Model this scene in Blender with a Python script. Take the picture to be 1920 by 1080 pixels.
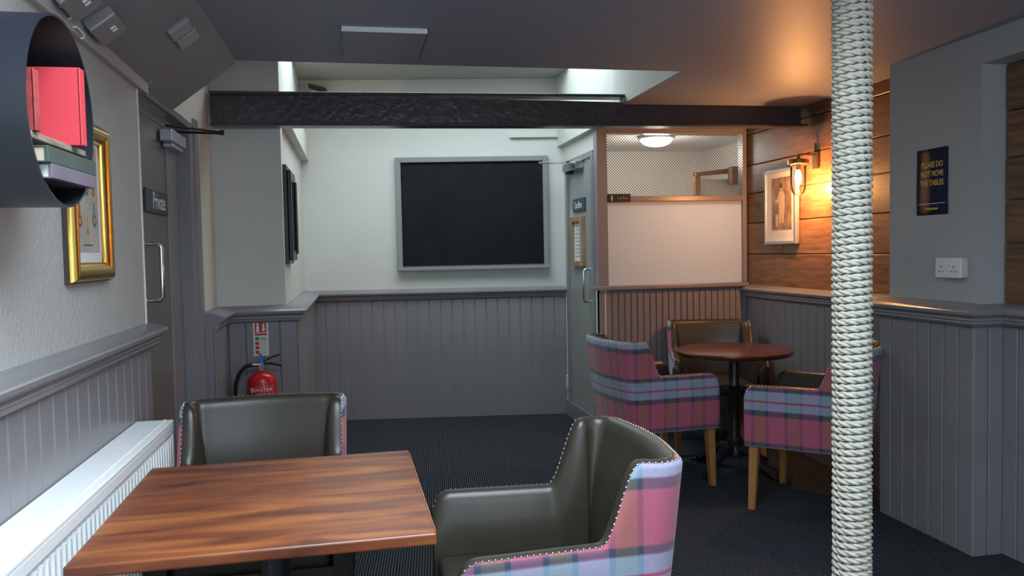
import bpy, bmesh, math, random
from mathutils import Vector, Matrix
random.seed(7)
for o in list(bpy.data.objects): bpy.data.objects.remove(o, do_unlink=True)
S = bpy.context.scene
C = S.collection
PI = math.pi

# ------------------------------------------------------------------ camera
yaw, pitch, roll, CH = 0.193, 0.046, 0.0202, 1.36
F0 = Vector((math.sin(yaw), math.cos(yaw), 0)); R0 = Vector((math.cos(yaw), -math.sin(yaw), 0)); U0 = Vector((0, 0, 1))
Fv = F0*math.cos(pitch) - U0*math.sin(pitch); Uv = U0*math.cos(pitch) + F0*math.sin(pitch)
Rr = R0*math.cos(roll) - Uv*math.sin(roll); Ur = Uv*math.cos(roll) + R0*math.sin(roll)
cd = bpy.data.cameras.new('camera'); cam = bpy.data.objects.new('camera', cd); C.objects.link(cam)
cd.sensor_width = 36; cd.lens = 36*1500/1920; cd.clip_start = 0.02
cam.matrix_world = Matrix(((Rr.x, Ur.x, -Fv.x, 0), (Rr.y, Ur.y, -Fv.y, 0), (Rr.z, Ur.z, -Fv.z, CH), (0, 0, 0, 1)))
S.camera = cam

# ------------------------------------------------------------------ world, daylight, exposure
w = bpy.data.worlds.new('world'); S.world = w; w.use_nodes = True
bg = w.node_tree.nodes['Background']; bg.inputs[0].default_value = (0.62, 0.78, 1.0, 1); bg.inputs[1].default_value = 1.0
S.view_settings.view_transform = 'Standard'; S.view_settings.look = 'None'
S.view_settings.exposure = 0.0; S.view_settings.gamma = 1; S.view_settings.use_curve_mapping = False

def area(name, loc, direction, sx, sy, power, col):
    l = bpy.data.lights.new(name, 'AREA'); l.shape = 'RECTANGLE'; l.size = sx; l.size_y = sy; l.energy = power; l.color = col
    o = bpy.data.objects.new(name, l); C.objects.link(o); o.location = loc
    o.rotation_euler = Vector(direction).to_track_quat('-Z', 'Y').to_euler()
    return o
DAY = (0.74, 0.88, 1.0)
area('daylight_side_window', (2.80, 0.45, 1.42), (-1, 0.06, -0.05), 1.8, 1.05, 3.5, DAY)
area('daylight_rear_window', (0.65, -0.80, 1.45), (0, 1, -0.03), 2.4, 1.2, 28, DAY)
area('added_near_roof_light', (0.30, 1.05, 2.62), (0, 0, -1), 1.3, 1.4, 97, DAY)  # unseen roof opening, added to brighten radiator, table and near chair
area('daylight_roof_light', (0.62, 5.47, 3.03), (0, 0, -1), 1.8, 1.0, 40, (0.78, 0.93, 1.0))

# ------------------------------------------------------------------ materials
def new_mat(name):
    m = bpy.data.materials.new(name); m.use_nodes = True
    nt = m.node_tree; return m, nt, nt.nodes['Principled BSDF']
def N(nt, t, **kw):
    n = nt.nodes.new(t)
    for k, v in kw.items(): setattr(n, k, v)
    return n
def mat(name, col, rough=0.5, metal=0.0, var=0.0, vscale=6, bump=0.0, bscale=60, spec=None, coat=0, stretch=None, emit=None, estr=0):
    m, nt, b = new_mat(name)
    b.inputs['Base Color'].default_value = (*col, 1); b.inputs['Roughness'].default_value = rough; b.inputs['Metallic'].default_value = metal
    if spec is not None: b.inputs['Specular IOR Level'].default_value = spec
    if coat: b.inputs['Coat Weight'].default_value = coat; b.inputs['Coat Roughness'].default_value = 0.15
    if emit: b.inputs['Emission Color'].default_value = (*emit, 1); b.inputs['Emission Strength'].default_value = estr
    tc = None
    if var or bump:
        tc = N(nt, 'ShaderNodeTexCoord'); mp = N(nt, 'ShaderNodeMapping'); nt.links.new(tc.outputs['Object'], mp.inputs[0])
        if stretch: mp.inputs['Scale'].default_value = stretch
    if var:
        no = N(nt, 'ShaderNodeTexNoise'); no.inputs['Scale'].default_value = vscale; no.inputs['Detail'].default_value = 6
        nt.links.new(mp.outputs[0], no.inputs[0])
        r = N(nt, 'ShaderNodeValToRGB'); r.color_ramp.elements[0].position = 0.3; r.color_ramp.elements[1].position = 0.7
        r.color_ramp.elements[0].color = (*[c*(1-var) for c in col], 1); r.color_ramp.elements[1].color = (*[min(1, c*(1+var)) for c in col], 1)
        nt.links.new(no.outputs[0], r.inputs[0]); nt.links.new(r.outputs[0], b.inputs['Base Color'])
    if bump:
        n2 = N(nt, 'ShaderNodeTexNoise'); n2.inputs['Scale'].default_value = bscale; n2.inputs['Detail'].default_value = 4
        nt.links.new(mp.outputs[0], n2.inputs[0])
        bp = N(nt, 'ShaderNodeBump'); bp.inputs['Strength'].default_value = bump; bp.inputs['Distance'].default_value = 0.01
        nt.links.new(n2.outputs[0], bp.inputs['Height']); nt.links.new(bp.outputs[0], b.inputs['Normal'])
    return m
def wood_mat(name, c1, c2, c3, rough, axis_scale, scale=5, coat=0, bump=0.05):
    m, nt, b = new_mat(name)
    tc = N(nt, 'ShaderNodeTexCoord'); oi = N(nt, 'ShaderNodeObjectInfo'); mp = N(nt, 'ShaderNodeMapping'); mp.inputs['Scale'].default_value = axis_scale
    ad = N(nt, 'ShaderNodeVectorMath', operation='ADD'); ml = N(nt, 'ShaderNodeVectorMath', operation='SCALE'); ml.inputs['Scale'].default_value = 40
    cb = N(nt, 'ShaderNodeCombineXYZ')
    for i in range(3): nt.links.new(oi.outputs['Random'], cb.inputs[i])
    nt.links.new(cb.outputs[0], ml.inputs[0]); nt.links.new(tc.outputs['Object'], mp.inputs[0]); nt.links.new(mp.outputs[0], ad.inputs[0]); nt.links.new(ml.outputs[0], ad.inputs[1])
    n1 = N(nt, 'ShaderNodeTexNoise'); n1.inputs['Scale'].default_value = scale; n1.inputs['Detail'].default_value = 8; n1.inputs['Distortion'].default_value = 0.6
    nt.links.new(ad.outputs[0], n1.inputs[0])
    r = N(nt, 'ShaderNodeValToRGB'); e = r.color_ramp.elements; e[0].position = 0.3; e[1].position = 0.72
    e[0].color = (*c1, 1); e[1].color = (*c3, 1); k = e.new(0.5); k.color = (*c2, 1)
    nt.links.new(n1.outputs[0], r.inputs[0])
    hs = N(nt, 'ShaderNodeHueSaturation'); mr = N(nt, 'ShaderNodeMapRange'); mr.inputs['To Min'].default_value = 0.75; mr.inputs['To Max'].default_value = 1.2
    nt.links.new(oi.outputs['Random'], mr.inputs[0]); nt.links.new(mr.outputs[0], hs.inputs['Value']); nt.links.new(r.outputs[0], hs.inputs['Color'])
    nt.links.new(hs.outputs[0], b.inputs['Base Color']); b.inputs['Roughness'].default_value = rough
    if coat: b.inputs['Coat Weight'].default_value = coat; b.inputs['Coat Roughness'].default_value = 0.18
    bp = N(nt, 'ShaderNodeBump'); bp.inputs['Strength'].default_value = bump; bp.inputs['Distance'].default_value = 0.01
    nt.links.new(n1.outputs[0], bp.inputs['Height']); nt.links.new(bp.outputs[0], b.inputs['Normal'])
    return m

M = {}
M['paint'] = mat('grey_gloss_paint', (0.232, 0.221, 0.232), 0.30, var=0.06, vscale=3, bump=0.05, bscale=25)
M['ceil'] = mat('ceiling_grey_paint', (0.255, 0.270, 0.330), 0.50, var=0.05, vscale=1.5, bump=0.06, bscale=9)
M['soffit'] = mat('soffit_warm_grey_paint', (0.235, 0.228, 0.245), 0.45, var=0.04, vscale=2, bump=0.05, bscale=9)
M['cream'] = mat('cream_wall_paint', (0.64, 0.645, 0.60), 0.55, var=0.03, vscale=2, bump=0.08, bscale=40)
M['textured'] = mat('textured_cream_wall', (0.455, 0.452, 0.435), 0.55, var=0.03, vscale=2, bump=0.35, bscale=55)
M['greywall'] = mat('pale_grey_wall', (0.40, 0.405, 0.40), 0.5, var=0.03, vscale=3, bump=0.06, bscale=30)
M['olive'] = mat('void_ceiling_paint', (0.40, 0.40, 0.36), 0.6)
M['beam'] = mat('dark_beam_gloss', (0.052, 0.042, 0.047), 0.28, bump=0.42, bscale=26)
M['doorgrey'] = mat('door_grey_green', (0.30, 0.31, 0.29), 0.35, var=0.03)
M['privdoor'] = mat('door_taupe', (0.17, 0.155, 0.145), 0.35, var=0.05)
M['white'] = mat('white_enamel', (0.90, 0.91, 0.91), 0.28)
M['whitep'] = mat('white_plastic', (0.75, 0.76, 0.75), 0.35)
M['creamp'] = mat('cream_plastic', (0.55, 0.54, 0.45), 0.4)
M['painted_box'] = mat('painted_socket_grey', (0.27, 0.26, 0.255), 0.3)
M['black'] = mat('black_satin', (0.010, 0.011, 0.014), 0.35)
M['drum'] = mat('black_drum_metal', (0.018, 0.021, 0.030), 0.33, var=0.1)
M['iron'] = mat('cast_iron_black', (0.012, 0.012, 0.014), 0.35, bump=0.3, bscale=40)
M['board'] = mat('chalkboard', (0.008, 0.011, 0.014), 0.7, var=0.25, vscale=5, spec=0.2)
M['frame_lilac'] = mat('board_frame_grey', (0.27, 0.26, 0.27), 0.35)
M['chrome'] = mat('chrome', (0.75, 0.76, 0.78), 0.18, 1.0)
M['silver'] = mat('silver_paint', (0.42, 0.45, 0.50), 0.35, 0.6)
M['gold'] = mat('gilt', (0.62, 0.40, 0.10), 0.28, 1.0, bump=0.08, bscale=30)
M['golddark'] = mat('dark_gilt_edge', (0.05, 0.04, 0.03), 0.45)
M['brass'] = mat('aged_brass', (0.36, 0.22, 0.10), 0.35, 1.0)
M['leather'] = mat('dark_olive_leather', (0.040, 0.033, 0.023), 0.34, var=0.10, vscale=9, bump=0.04, bscale=160)
M['red'] = mat('red_enamel', (0.55, 0.012, 0.018), 0.25)
M['redbook'] = mat('red_book_cloth', (0.72, 0.055, 0.075), 0.6, bump=0.1, bscale=300)
M['redbook2'] = mat('worn_red_book_cloth', (0.35, 0.05, 0.05), 0.6, var=0.3, vscale=30)
M['greenbook'] = mat('dark_green_book_cloth', (0.055, 0.075, 0.065), 0.6, var=0.15)
M['purplebook'] = mat('purple_grey_book_cloth', (0.15, 0.12, 0.16), 0.6, var=0.15)
M['pages'] = mat('book_pages', (0.62, 0.52, 0.38), 0.8, var=0.1, vscale=40)
M['pagesw'] = mat('white_book_pages', (0.78, 0.78, 0.75), 0.8)
M['slate'] = mat('slate_sign', (0.045, 0.052, 0.060), 0.5)
M['bluesign'] = mat('dark_blue_sign', (0.045, 0.085, 0.115), 0.45)
M['letter'] = mat('white_lettering', (0.72, 0.74, 0.75), 0.5)
M['goldletter'] = mat('gold_lettering', (0.62, 0.42, 0.05), 0.5)
M['copperletter'] = mat('copper_lettering', (0.30, 0.16, 0.08), 0.5)
M['navy'] = mat('navy_poster_paper', (0.018, 0.022, 0.045), 0.8, spec=0.15)
M['paper'] = mat('white_paper', (0.72, 0.73, 0.74), 0.7)
M['sepia'] = mat('sepia_print', (0.30, 0.20, 0.13), 0.7, var=0.5, vscale=14)
M['sepiadark'] = mat('sepia_dark', (0.10, 0.06, 0.035), 0.7)
M['sepialight'] = mat('sepia_light', (0.62, 0.47, 0.36), 0.7)
M['beige'] = mat('aged_print_paper', (0.42, 0.39, 0.34), 0.7, var=0.12, vscale=10)
M['pred'] = mat('print_red', (0.40, 0.06, 0.04), 0.7)
M['pblue'] = mat('print_blue', (0.10, 0.16, 0.22), 0.7)
M['pgold'] = mat('print_ochre', (0.45, 0.30, 0.08), 0.7)
M['signgreen'] = mat('glow_sign_white', (0.66, 0.72, 0.60), 0.5)
M['signred'] = mat('sign_red', (0.55, 0.02, 0.02), 0.5)
M['signgr'] = mat('sign_green', (0.02, 0.25, 0.10), 0.5)
M['signtext'] = mat('sign_small_text', (0.42, 0.38, 0.33), 0.5)
M['bluetag'] = mat('blue_tag', (0.02, 0.16, 0.72), 0.4)
M['yellow'] = mat('yellow_pin', (0.65, 0.40, 0.02), 0.4)
M['rope'] = mat('rope_fibre', (0.60, 0.565, 0.47), 0.8, var=0.14, vscale=60, bump=0.4, bscale=420)
M['mesh'] = mat('perforated_metal', (0.05, 0.047, 0.047), 0.5)
M['trimpaint'] = mat('partition_paint', (0.25, 0.22, 0.225), 0.32)
M['pane'] = mat('opal_pane', (0.58, 0.56, 0.55), 0.55)
def opal():
    m, nt, b = new_mat('opal_glass_pane'); b.inputs['Base Color'].default_value = (0.60, 0.59, 0.60, 1); b.inputs['Roughness'].default_value = 0.5
    t = N(nt, 'ShaderNodeBsdfTranslucent'); t.inputs[0].default_value = (0.80, 0.80, 0.82, 1); mx = N(nt, 'ShaderNodeMixShader'); mx.inputs[0].default_value = 0.45
    nt.links.new(b.outputs[0], mx.inputs[1]); nt.links.new(t.outputs[0], mx.inputs[2]); nt.links.new(mx.outputs[0], nt.nodes['Material Output'].inputs[0]); return m
M['pane'] = opal()
M['inner'] = mat('inner_room_white', (0.72, 0.72, 0.69), 0.6)
M['innerbrown'] = mat('inner_door_brown', (0.20, 0.09, 0.05), 0.5)
M['dome'] = mat('lit_dome', (0.9, 0.9, 0.85), 0.4, emit=(1.0, 0.97, 0.88), estr=5.0)
M['filament'] = mat('lit_bulb', (1, 0.7, 0.35), 0.4, emit=(1.0, 0.55, 0.18), estr=60.0)
M['lightwood'] = wood_mat('oak_picture_frame', (0.28, 0.17, 0.09), (0.36, 0.23, 0.13), (0.42, 0.29, 0.17), 0.5, (6, 6, 1), 6)
M['shelfwood'] = wood_mat('grey_shelf_wood', (0.16, 0.13, 0.10), (0.24, 0.20, 0.16), (0.30, 0.26, 0.21), 0.6, (1, 1, 8), 12)
M['planks'] = wood_mat('reclaimed_planks', (0.13, 0.062, 0.026), (0.215, 0.108, 0.048), (0.29, 0.155, 0.075), 0.42, (1.0, 1.0, 9), 4.5, bump=0.12)
M['leg'] = wood_mat('honey_oak_leg', (0.30, 0.125, 0.035), (0.38, 0.17, 0.05), (0.44, 0.21, 0.07), 0.35, (9, 9, 1), 4, coat=0.3)
M['maho'] = wood_mat('mahogany_top', (0.060, 0.017, 0.010), (0.20, 0.050, 0.017), (0.38, 0.125, 0.032), 0.33, (1.1, 7.0, 4), 2.3, coat=0.12, bump=0.02)
M['maho2'] = mat('mahogany_round_top', (0.095, 0.026, 0.016), 0.24, var=0.3, vscale=7, coat=0.2)
M['worn'] = mat('worn_pale_edge', (0.44, 0.23, 0.10), 0.4, var=0.4, vscale=18)

def glass_mat():
    m, nt, b = new_mat('clear_lamp_glass'); nt.nodes.remove(b)
    t = N(nt, 'ShaderNodeBsdfTransparent'); g = N(nt, 'ShaderNodeBsdfGlossy'); g.inputs['Roughness'].default_value = 0.05
    t.inputs[0].default_value = (0.96, 0.93, 0.88, 1)
    f = N(nt, 'ShaderNodeFresnel'); f.inputs[0].default_value = 1.35; mx = N(nt, 'ShaderNodeMixShader')
    nt.links.new(f.outputs[0], mx.inputs[0]); nt.links.new(t.outputs[0], mx.inputs[1]); nt.links.new(g.outputs[0], mx.inputs[2])
    nt.links.new(mx.outputs[0], nt.nodes['Material Output'].inputs[0]); return m
M['glass'] = glass_mat()

def carpet_mat():
    m, nt, b = new_mat('ribbed_charcoal_carpet')
    tc = N(nt, 'ShaderNodeTexCoord')
    wv = N(nt, 'ShaderNodeTexWave', wave_type='BANDS', bands_direction='X'); wv.inputs['Scale'].default_value = 26; wv.inputs['Distortion'].default_value = 1.2; wv.inputs['Detail'].default_value = 2; wv.inputs['Detail Scale'].default_value = 6
    rot = N(nt, 'ShaderNodeMapping'); rot.inputs['Rotation'].default_value = (0, 0, 0.10); nt.links.new(tc.outputs['Object'], rot.inputs[0]); nt.links.new(rot.outputs[0], wv.inputs[0])
    n1 = N(nt, 'ShaderNodeTexNoise'); n1.inputs['Scale'].default_value = 95; n1.inputs['Detail'].default_value = 3; nt.links.new(tc.outputs['Object'], n1.inputs[0])
    mu = N(nt, 'ShaderNodeMath', operation='MULTIPLY'); nt.links.new(wv.outputs['Fac'], mu.inputs[0]); nt.links.new(n1.outputs[0], mu.inputs[1])
    r = N(nt, 'ShaderNodeValToRGB'); e = r.color_ramp.elements; e[0].position = 0.12; e[1].position = 0.62
    e[0].color = (0.010, 0.011, 0.015, 1); e[1].color = (0.112, 0.125, 0.145, 1)
    nt.links.new(mu.outputs[0], r.inputs[0]); nt.links.new(r.outputs[0], b.inputs['Base Color']); b.inputs['Roughness'].default_value = 0.95
    b.inputs['Specular IOR Level'].default_value = 0.1
    bp = N(nt, 'ShaderNodeBump'); bp.inputs['Strength'].default_value = 0.8; bp.inputs['Distance'].default_value = 0.006
    nt.links.new(mu.outputs[0], bp.inputs['Height']); nt.links.new(bp.outputs[0], b.inputs['Normal']); return m
M['carpet'] = carpet_mat()

def plaid_mat():
    m, nt, b = new_mat('tartan_wool')
    uv = N(nt, 'ShaderNodeUVMap'); sp = N(nt, 'ShaderNodeSeparateXYZ'); nt.links.new(uv.outputs[0], sp.inputs[0])
    def ramp(src, period, off, stops):
        a = N(nt, 'ShaderNodeMath', operation='ADD'); a.inputs[1].default_value = off; nt.links.new(src, a.inputs[0])
        d = N(nt, 'ShaderNodeMath', operation='DIVIDE'); d.inputs[1].default_value = period; nt.links.new(a.outputs[0], d.inputs[0])
        f = N(nt, 'ShaderNodeMath', operation='FRACT'); nt.links.new(d.outputs[0], f.inputs[0])
        r = N(nt, 'ShaderNodeValToRGB'); cr = r.color_ramp; cr.interpolation = 'LINEAR'
        cr.elements[0].position = 0; cr.elements[0].color = (*stops[0][1], 1)
        cr.elements[1].position = 1; cr.elements[1].color = (*stops[-1][1], 1)
        prev = stops[0][1]
        for p, c in stops[1:]:
            k = cr.elements.new(max(0.001, p-0.012)); k.color = (*prev, 1)
            k = cr.elements.new(min(0.999, p+0.012)); k.color = (*c, 1); prev = c
        nt.links.new(f.outputs[0], r.inputs[0]); return r.outputs[0]
    plum = (0.43, 0.095, 0.145); navy = (0.045, 0.055, 0.095); blue = (0.27, 0.37, 0.50); red = (0.40, 0.03, 0.10); mauve = (0.40, 0.12, 0.19); olive = (0.21, 0.16, 0.065); pale = (0.55, 0.40, 0.45)
    we = ramp(sp.outputs[1], 0.285, -0.394, [(0, plum), (0.36, navy), (0.46, blue), (0.60, red), (0.635, blue), (0.80, navy), (0.88, plum)])
    wa = ramp(sp.outputs[0], 0.165, 0.0, [(0, mauve), (0.40, navy), (0.50, olive), (0.84, navy), (0.93, mauve)])
    mx = N(nt, 'ShaderNodeMix', data_type='RGBA'); mx.inputs[0].default_value = 0.33
    nt.links.new(we, mx.inputs[6]); nt.links.new(wa, mx.inputs[7])
    n1 = N(nt, 'ShaderNodeTexNoise'); n1.inputs['Scale'].default_value = 240; nt.links.new(uv.outputs[0], n1.inputs[0])
    mr = N(nt, 'ShaderNodeMapRange'); mr.inputs['To Min'].default_value = 0.75; mr.inputs['To Max'].default_value = 1.25; nt.links.new(n1.outputs[0], mr.inputs[0])
    hs = N(nt, 'ShaderNodeHueSaturation'); nt.links.new(mr.outputs[0], hs.inputs['Value']); nt.links.new(mx.outputs[2], hs.inputs['Color'])
    nt.links.new(hs.outputs[0], b.inputs['Base Color']); b.inputs['Roughness'].default_value = 0.9; b.inputs['Specular IOR Level'].default_value = 0.15
    b.inputs['Sheen Weight'].default_value = 0.25
    return m
M['plaid'] = plaid_mat()

# ------------------------------------------------------------------ helpers
def link(name, me, m=None, parent=None, loc=(0, 0, 0), rot=(0, 0, 0)):
    o = bpy.data.objects.new(name, me); C.objects.link(o); o.location = loc; o.rotation_euler = rot
    if m and me and not me.materials: me.materials.append(m)
    if parent: o.parent = parent
    return o
def tag(o, label=None, cat=None, group=None, kind=None):
    if label: o['label'] = label
    if cat: o['category'] = cat
    if group: o['group'] = group
    if kind: o['kind'] = kind
    return o
def thing(name, label, cat, loc=(0, 0, 0), rz=0, group=None):
    o = bpy.data.objects.new(name, None); C.objects.link(o); o.location = loc; o.rotation_euler = (0, 0, rz); o.empty_display_size = 0.1
    return tag(o, label, cat, group)

class MB:
    def __init__(s): s.v = []; s.f = []; s.uv = None
    def quadbox(s, p):   # 8 points: bottom 4 ccw, top 4 ccw
        b = len(s.v); s.v += [tuple(q) for q in p]
        for f in ((3, 2, 1, 0), (4, 5, 6, 7), (0, 1, 5, 4), (1, 2, 6, 5), (2, 3, 7, 6), (3, 0, 4, 7)): s.f.append([b+i for i in f])
        return s
    def box(s, x0, x1, y0, y1, z0, z1):
        return s.quadbox([(x0, y0, z0), (x1, y0, z0), (x1, y1, z0), (x0, y1, z0), (x0, y0, z1), (x1, y0, z1), (x1, y1, z1), (x0, y1, z1)])
    def seg(s, A, B, t0, t1, z0, z1):   # wall slab along AB, offset t0..t1 to the left of AB
        A = Vector(A); B = Vector(B); d = (B-A).normalized(); n = Vector((-d.y, d.x))
        p = [A+n*t0, B+n*t0, B+n*t1, A+n*t1]
        return s.quadbox([(q.x, q.y, z0) for q in p]+[(q.x, q.y, z1) for q in p])
    def prism(s, poly, ax, a0, a1):    # poly in the two other axes, extruded on ax
        b = len(s.v); n = len(poly)
        for a in (a0, a1):
            for (p, q) in poly:
                s.v.append({'x': (a, p, q), 'y': (p, a, q), 'z': (p, q, a)}[ax])
        s.f.append([b+i for i in range(n)][::-1]); s.f.append([b+n+i for i in range(n)])
        for i in range(n): j = (i+1) % n; s.f.append([b+i, b+j, b+n+j, b+n+i])
        return s
    def tube(s, pts, r, sides=8, cap=True):
        pts = [Vector(p) for p in pts]; rs = r if isinstance(r, (list, tuple)) else [r]*len(pts); b = len(s.v)
        t = (pts[1]-pts[0]).normalized(); up = Vector((0, 0, 1)) if abs(t.z) < 0.9 else Vector((1, 0, 0)); n = t.cross(up).normalized()
        for i, p in enumerate(pts):
            t2 = (pts[min(i+1, len(pts)-1)]-pts[max(i-1, 0)]).normalized(); n = (n-t2*n.dot(t2)).normalized(); bn = t2.cross(n)
            for k in range(sides):
                a = 2*PI*k/sides; s.v.append(tuple(p+(n*math.cos(a)+bn*math.sin(a))*rs[i]))
        for i in range(len(pts)-1):
            for k in range(sides):
                k2 = (k+1) % sides; s.f.append([b+i*sides+k, b+i*sides+k2, b+(i+1)*sides+k2, b+(i+1)*sides+k])
        if cap:
            s.f.append([b+k for k in range(sides)][::-1]); e = b+(len(pts)-1)*sides; s.f.append([e+k for k in range(sides)])
        return s
    def lathe(s, prof, segs=24, c=(0, 0, 0), ax='z'):
        b = len(s.v); n = len(prof); c = Vector(c)
        for (r, h) in prof:
            for k in range(segs):
                a = 2*PI*k/segs; x, y = r*math.cos(a), r*math.sin(a)
                s.v.append(tuple(c+Vector({'z': (x, y, h), 'x': (h, x, y), 'y': (y, h, x)}[ax])))
        for i in range(n-1):
            for k in range(segs):
                k2 = (k+1) % segs; s.f.append([b+i*segs+k, b+i*segs+k2, b+(i+1)*segs+k2, b+(i+1)*segs+k])
        if prof[0][0] > 1e-6: s.f.append([b+k for k in range(segs)][::-1])
        if prof[-1][0] > 1e-6: s.f.append([b+(n-1)*segs+k for k in range(segs)])
        return s
    def sweep(s, path, prof, z):     # profile (out, dz); out is to the right of travel; mitred
        P = [Vector(p) for p in path]; n = len(prof); b = len(s.v)
        for i, p in enumerate(P):
            d0 = (P[i]-P[i-1]).normalized() if i else None; d1 = (P[i+1]-P[i]).normalized() if i < len(P)-1 else None
            r = lambda d: Vector((d.y, -d.x))
            if d0 is None: m = r(d1)
            elif d1 is None: m = r(d0)
            else:
                m = (r(d0)+r(d1)).normalized(); m = m/max(0.3, m.dot(r(d0)))
            for (o, h) in prof: q = p+m*o; s.v.append((q.x, q.y, z+h))
        for i in range(len(P)-1):
            for k in range(n):
                k2 = (k+1) % n; s.f.append([b+i*n+k, b+i*n+k2, b+(i+1)*n+k2, b+(i+1)*n+k])
        s.f.append([b+k for k in range(n)]); s.f.append([b+(len(P)-1)*n+k for k in range(n)][::-1])
        return s
    def mesh(s, name, bev=0, smooth=False, segs=2, angle=None):
        me = bpy.data.meshes.new(name); bm = bmesh.new()
        vs = [bm.verts.new(v) for v in s.v]
        for f in s.f:
            try: bm.faces.new([vs[i] for i in f])
            except ValueError: pass
        bmesh.ops.remove_doubles(bm, verts=bm.verts, dist=1e-6)
        bmesh.ops.recalc_face_normals(bm, faces=bm.faces)
        if bev:
            ed = [e for e in bm.edges if len(e.link_faces) == 2 and e.calc_face_angle(0) > 0.5]
            bmesh.ops.bevel(bm, geom=ed, offset=bev, segments=segs, affect='EDGES', profile=0.5)
        for f in bm.faces: f.smooth = smooth
        bm.to_mesh(me); bm.free()
        if smooth and angle is not None:
            me.set_sharp_from_angle(angle=angle)
        return me
    def build(s, name, m, parent=None, bev=0, smooth=False, segs=2, angle=0.7, loc=(0, 0, 0), rot=(0, 0, 0)):
        return link(name, s.mesh(name, bev, smooth, segs, angle), M[m] if isinstance(m, str) else m, parent, loc, rot)

def struct(name, mb, m, label=None, parent=None, **kw):
    o = mb.build(name, m, parent, **kw)
    if not parent:
        o['kind'] = 'structure'
        if label: o['label'] = label
    return o

_cache = {}
def boxmesh(name, sx, sy, sz, bev, m):
    k = (name, round(sx, 4), round(sy, 4), round(sz, 4), bev, m)
    if k not in _cache:
        me = MB().box(-sx/2, sx/2, -sy/2, sy/2, 0, sz).mesh(name, bev, False, 1); me.materials.append(M[m]); _cache[k] = me
    return _cache[k]
def boards(parent, A, B, z0, z1, pitch, thick, m, name='board', gap=0.005, bev=0.0035):
    # vertical tongue-and-groove boards on the right-hand side of A->B
    A = Vector(A); B = Vector(B); L = (B-A).length; n = max(1, round(L/pitch)); p = L/n; d = (B-A)/L; r = Vector((d.y, -d.x)); ang = math.atan2(d.y, d.x)
    me = boxmesh(name, p-gap, thick, z1-z0, bev, m)
    for i in range(n):
        c = A+d*(p*(i+0.5))+r*(thick/2)
        link(name, me, None, parent, (c.x, c.y, z0), (0, 0, ang))

def text(body, size, m, parent, loc, rot, name='lettering', sx=1.0, depth=0.0006, align='CENTER', shear=0, off=0):
    cu = bpy.data.curves.new('t', 'FONT'); cu.body = body; cu.size = size; cu.align_x = align; cu.align_y = 'CENTER'; cu.extrude = depth; cu.shear = shear; cu.offset = off
    cu.resolution_u = 3
    to = bpy.data.objects.new('t', cu); C.objects.link(to)
    bpy.context.view_layer.update()
    me = bpy.data.meshes.new_from_object(to); bpy.data.objects.remove(to)
    o = link(name, me, M[m], parent, loc, rot); o.scale = (sx, 1, 1); return o
ROT_POSX = (PI/2, 0, PI/2)      # readable from +X side (surface facing +X)
ROT_NEGX = (PI/2, 0, -PI/2)     # surface facing -X
ROT_NEGY = (PI/2, 0, 0)         # surface facing -Y

RAIL = [(-0.05, 0.012), (0.0, 0.006), (0.030, -0.004), (0.050, -0.012), (0.057, -0.022), (0.055, -0.034), (0.040, -0.042), (0.032, -0.050), (0.034, -0.058), (0.028, -0.066), (0.030, -0.072), (0.022, -0.082), (0.006, -0.090), (-0.05, -0.090)]
CZ = 2.24       # low ceiling height

# ------------------------------------------------------------------ floor, ceilings
struct('floor', MB().box(-1.0, 3.0, -1.75, 6.9, -0.06, 0.0), 'carpet', 'dark ribbed charcoal carpet over the whole room')
ce = MB()
ce.box(-0.52, -0.40, -1.75, 3.80, CZ, CZ+0.10); ce.box(1.0, 3.0, -1.75, 3.80, CZ, CZ+0.10); ce.box(-0.40, 1.0, 1.8, 3.80, CZ, CZ+0.10); ce.box(-0.40, 1.0, -1.75, 0.3, CZ, CZ+0.10)
ce.box(1.664, 3.0, 3.80, 5.46, CZ, CZ+0.10); ce.box(1.626, 1.664, 3.80, 4.80, CZ, CZ+0.004)
ceiling = struct('ceiling', ce, 'ceil', 'low grey painted ceiling cut back around the roof void')
so = MB()
up = [(-0.50, 3.84, CZ), (-0.512, 2.2, CZ), (-0.53, -1.75, CZ)]; lo = [(-0.86, 3.82, 1.955), (-0.86, 2.2, 1.99), (-0.86, -1.75, 2.03)]
for i in range(2):
    a, b, c, d = up[i], up[i+1], lo[i+1], lo[i]; h = 0.06
    so.quadbox([a, b, c, d]+[(q[0], q[1], q[2]+h) for q in (a, b, c, d)])
soffit = struct('ceiling_slope', so, 'soffit', 'sloping grey stair soffit above the left wall')
struct('ceiling_void', MB().box(-0.9, 1.75, 6.02, 6.9, 2.765, 2.85).box(-0.9, 1.75, 3.7, 4.92, 2.765, 2.85), 'olive', 'upper ceiling of the roof void behind the beam')
sk = MB(); sk.box(-0.9, 1.75, 3.7, 3.80, CZ+0.1, 2.8); sk.box(-0.9, 1.75, 4.86, 4.92, 2.85, 3.1); sk.box(-0.9, 1.75, 6.02, 6.08, 2.85, 3.1); sk.box(-0.9, 1.75, 4.86, 6.08, 3.07, 3.12)
sk.box(-0.46, -0.40, 0.24, 1.86, CZ+0.1, 2.7); sk.box(1.0, 1.06, 0.24, 1.86, CZ+0.1, 2.7); sk.box(-0.40, 1.0, 1.8, 1.86, CZ+0.1, 2.7); sk.box(-0.40, 1.0, 0.24, 0.3, CZ+0.1, 2.7); sk.box(-0.46, 1.06, 0.24, 1.86, 2.66, 2.72)  # near shaft added out of view, deep to keep daylight off the far room
struct('wall_shaft', sk, 'cream', 'cream roof light shafts above the ceiling, the near one added')

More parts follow.
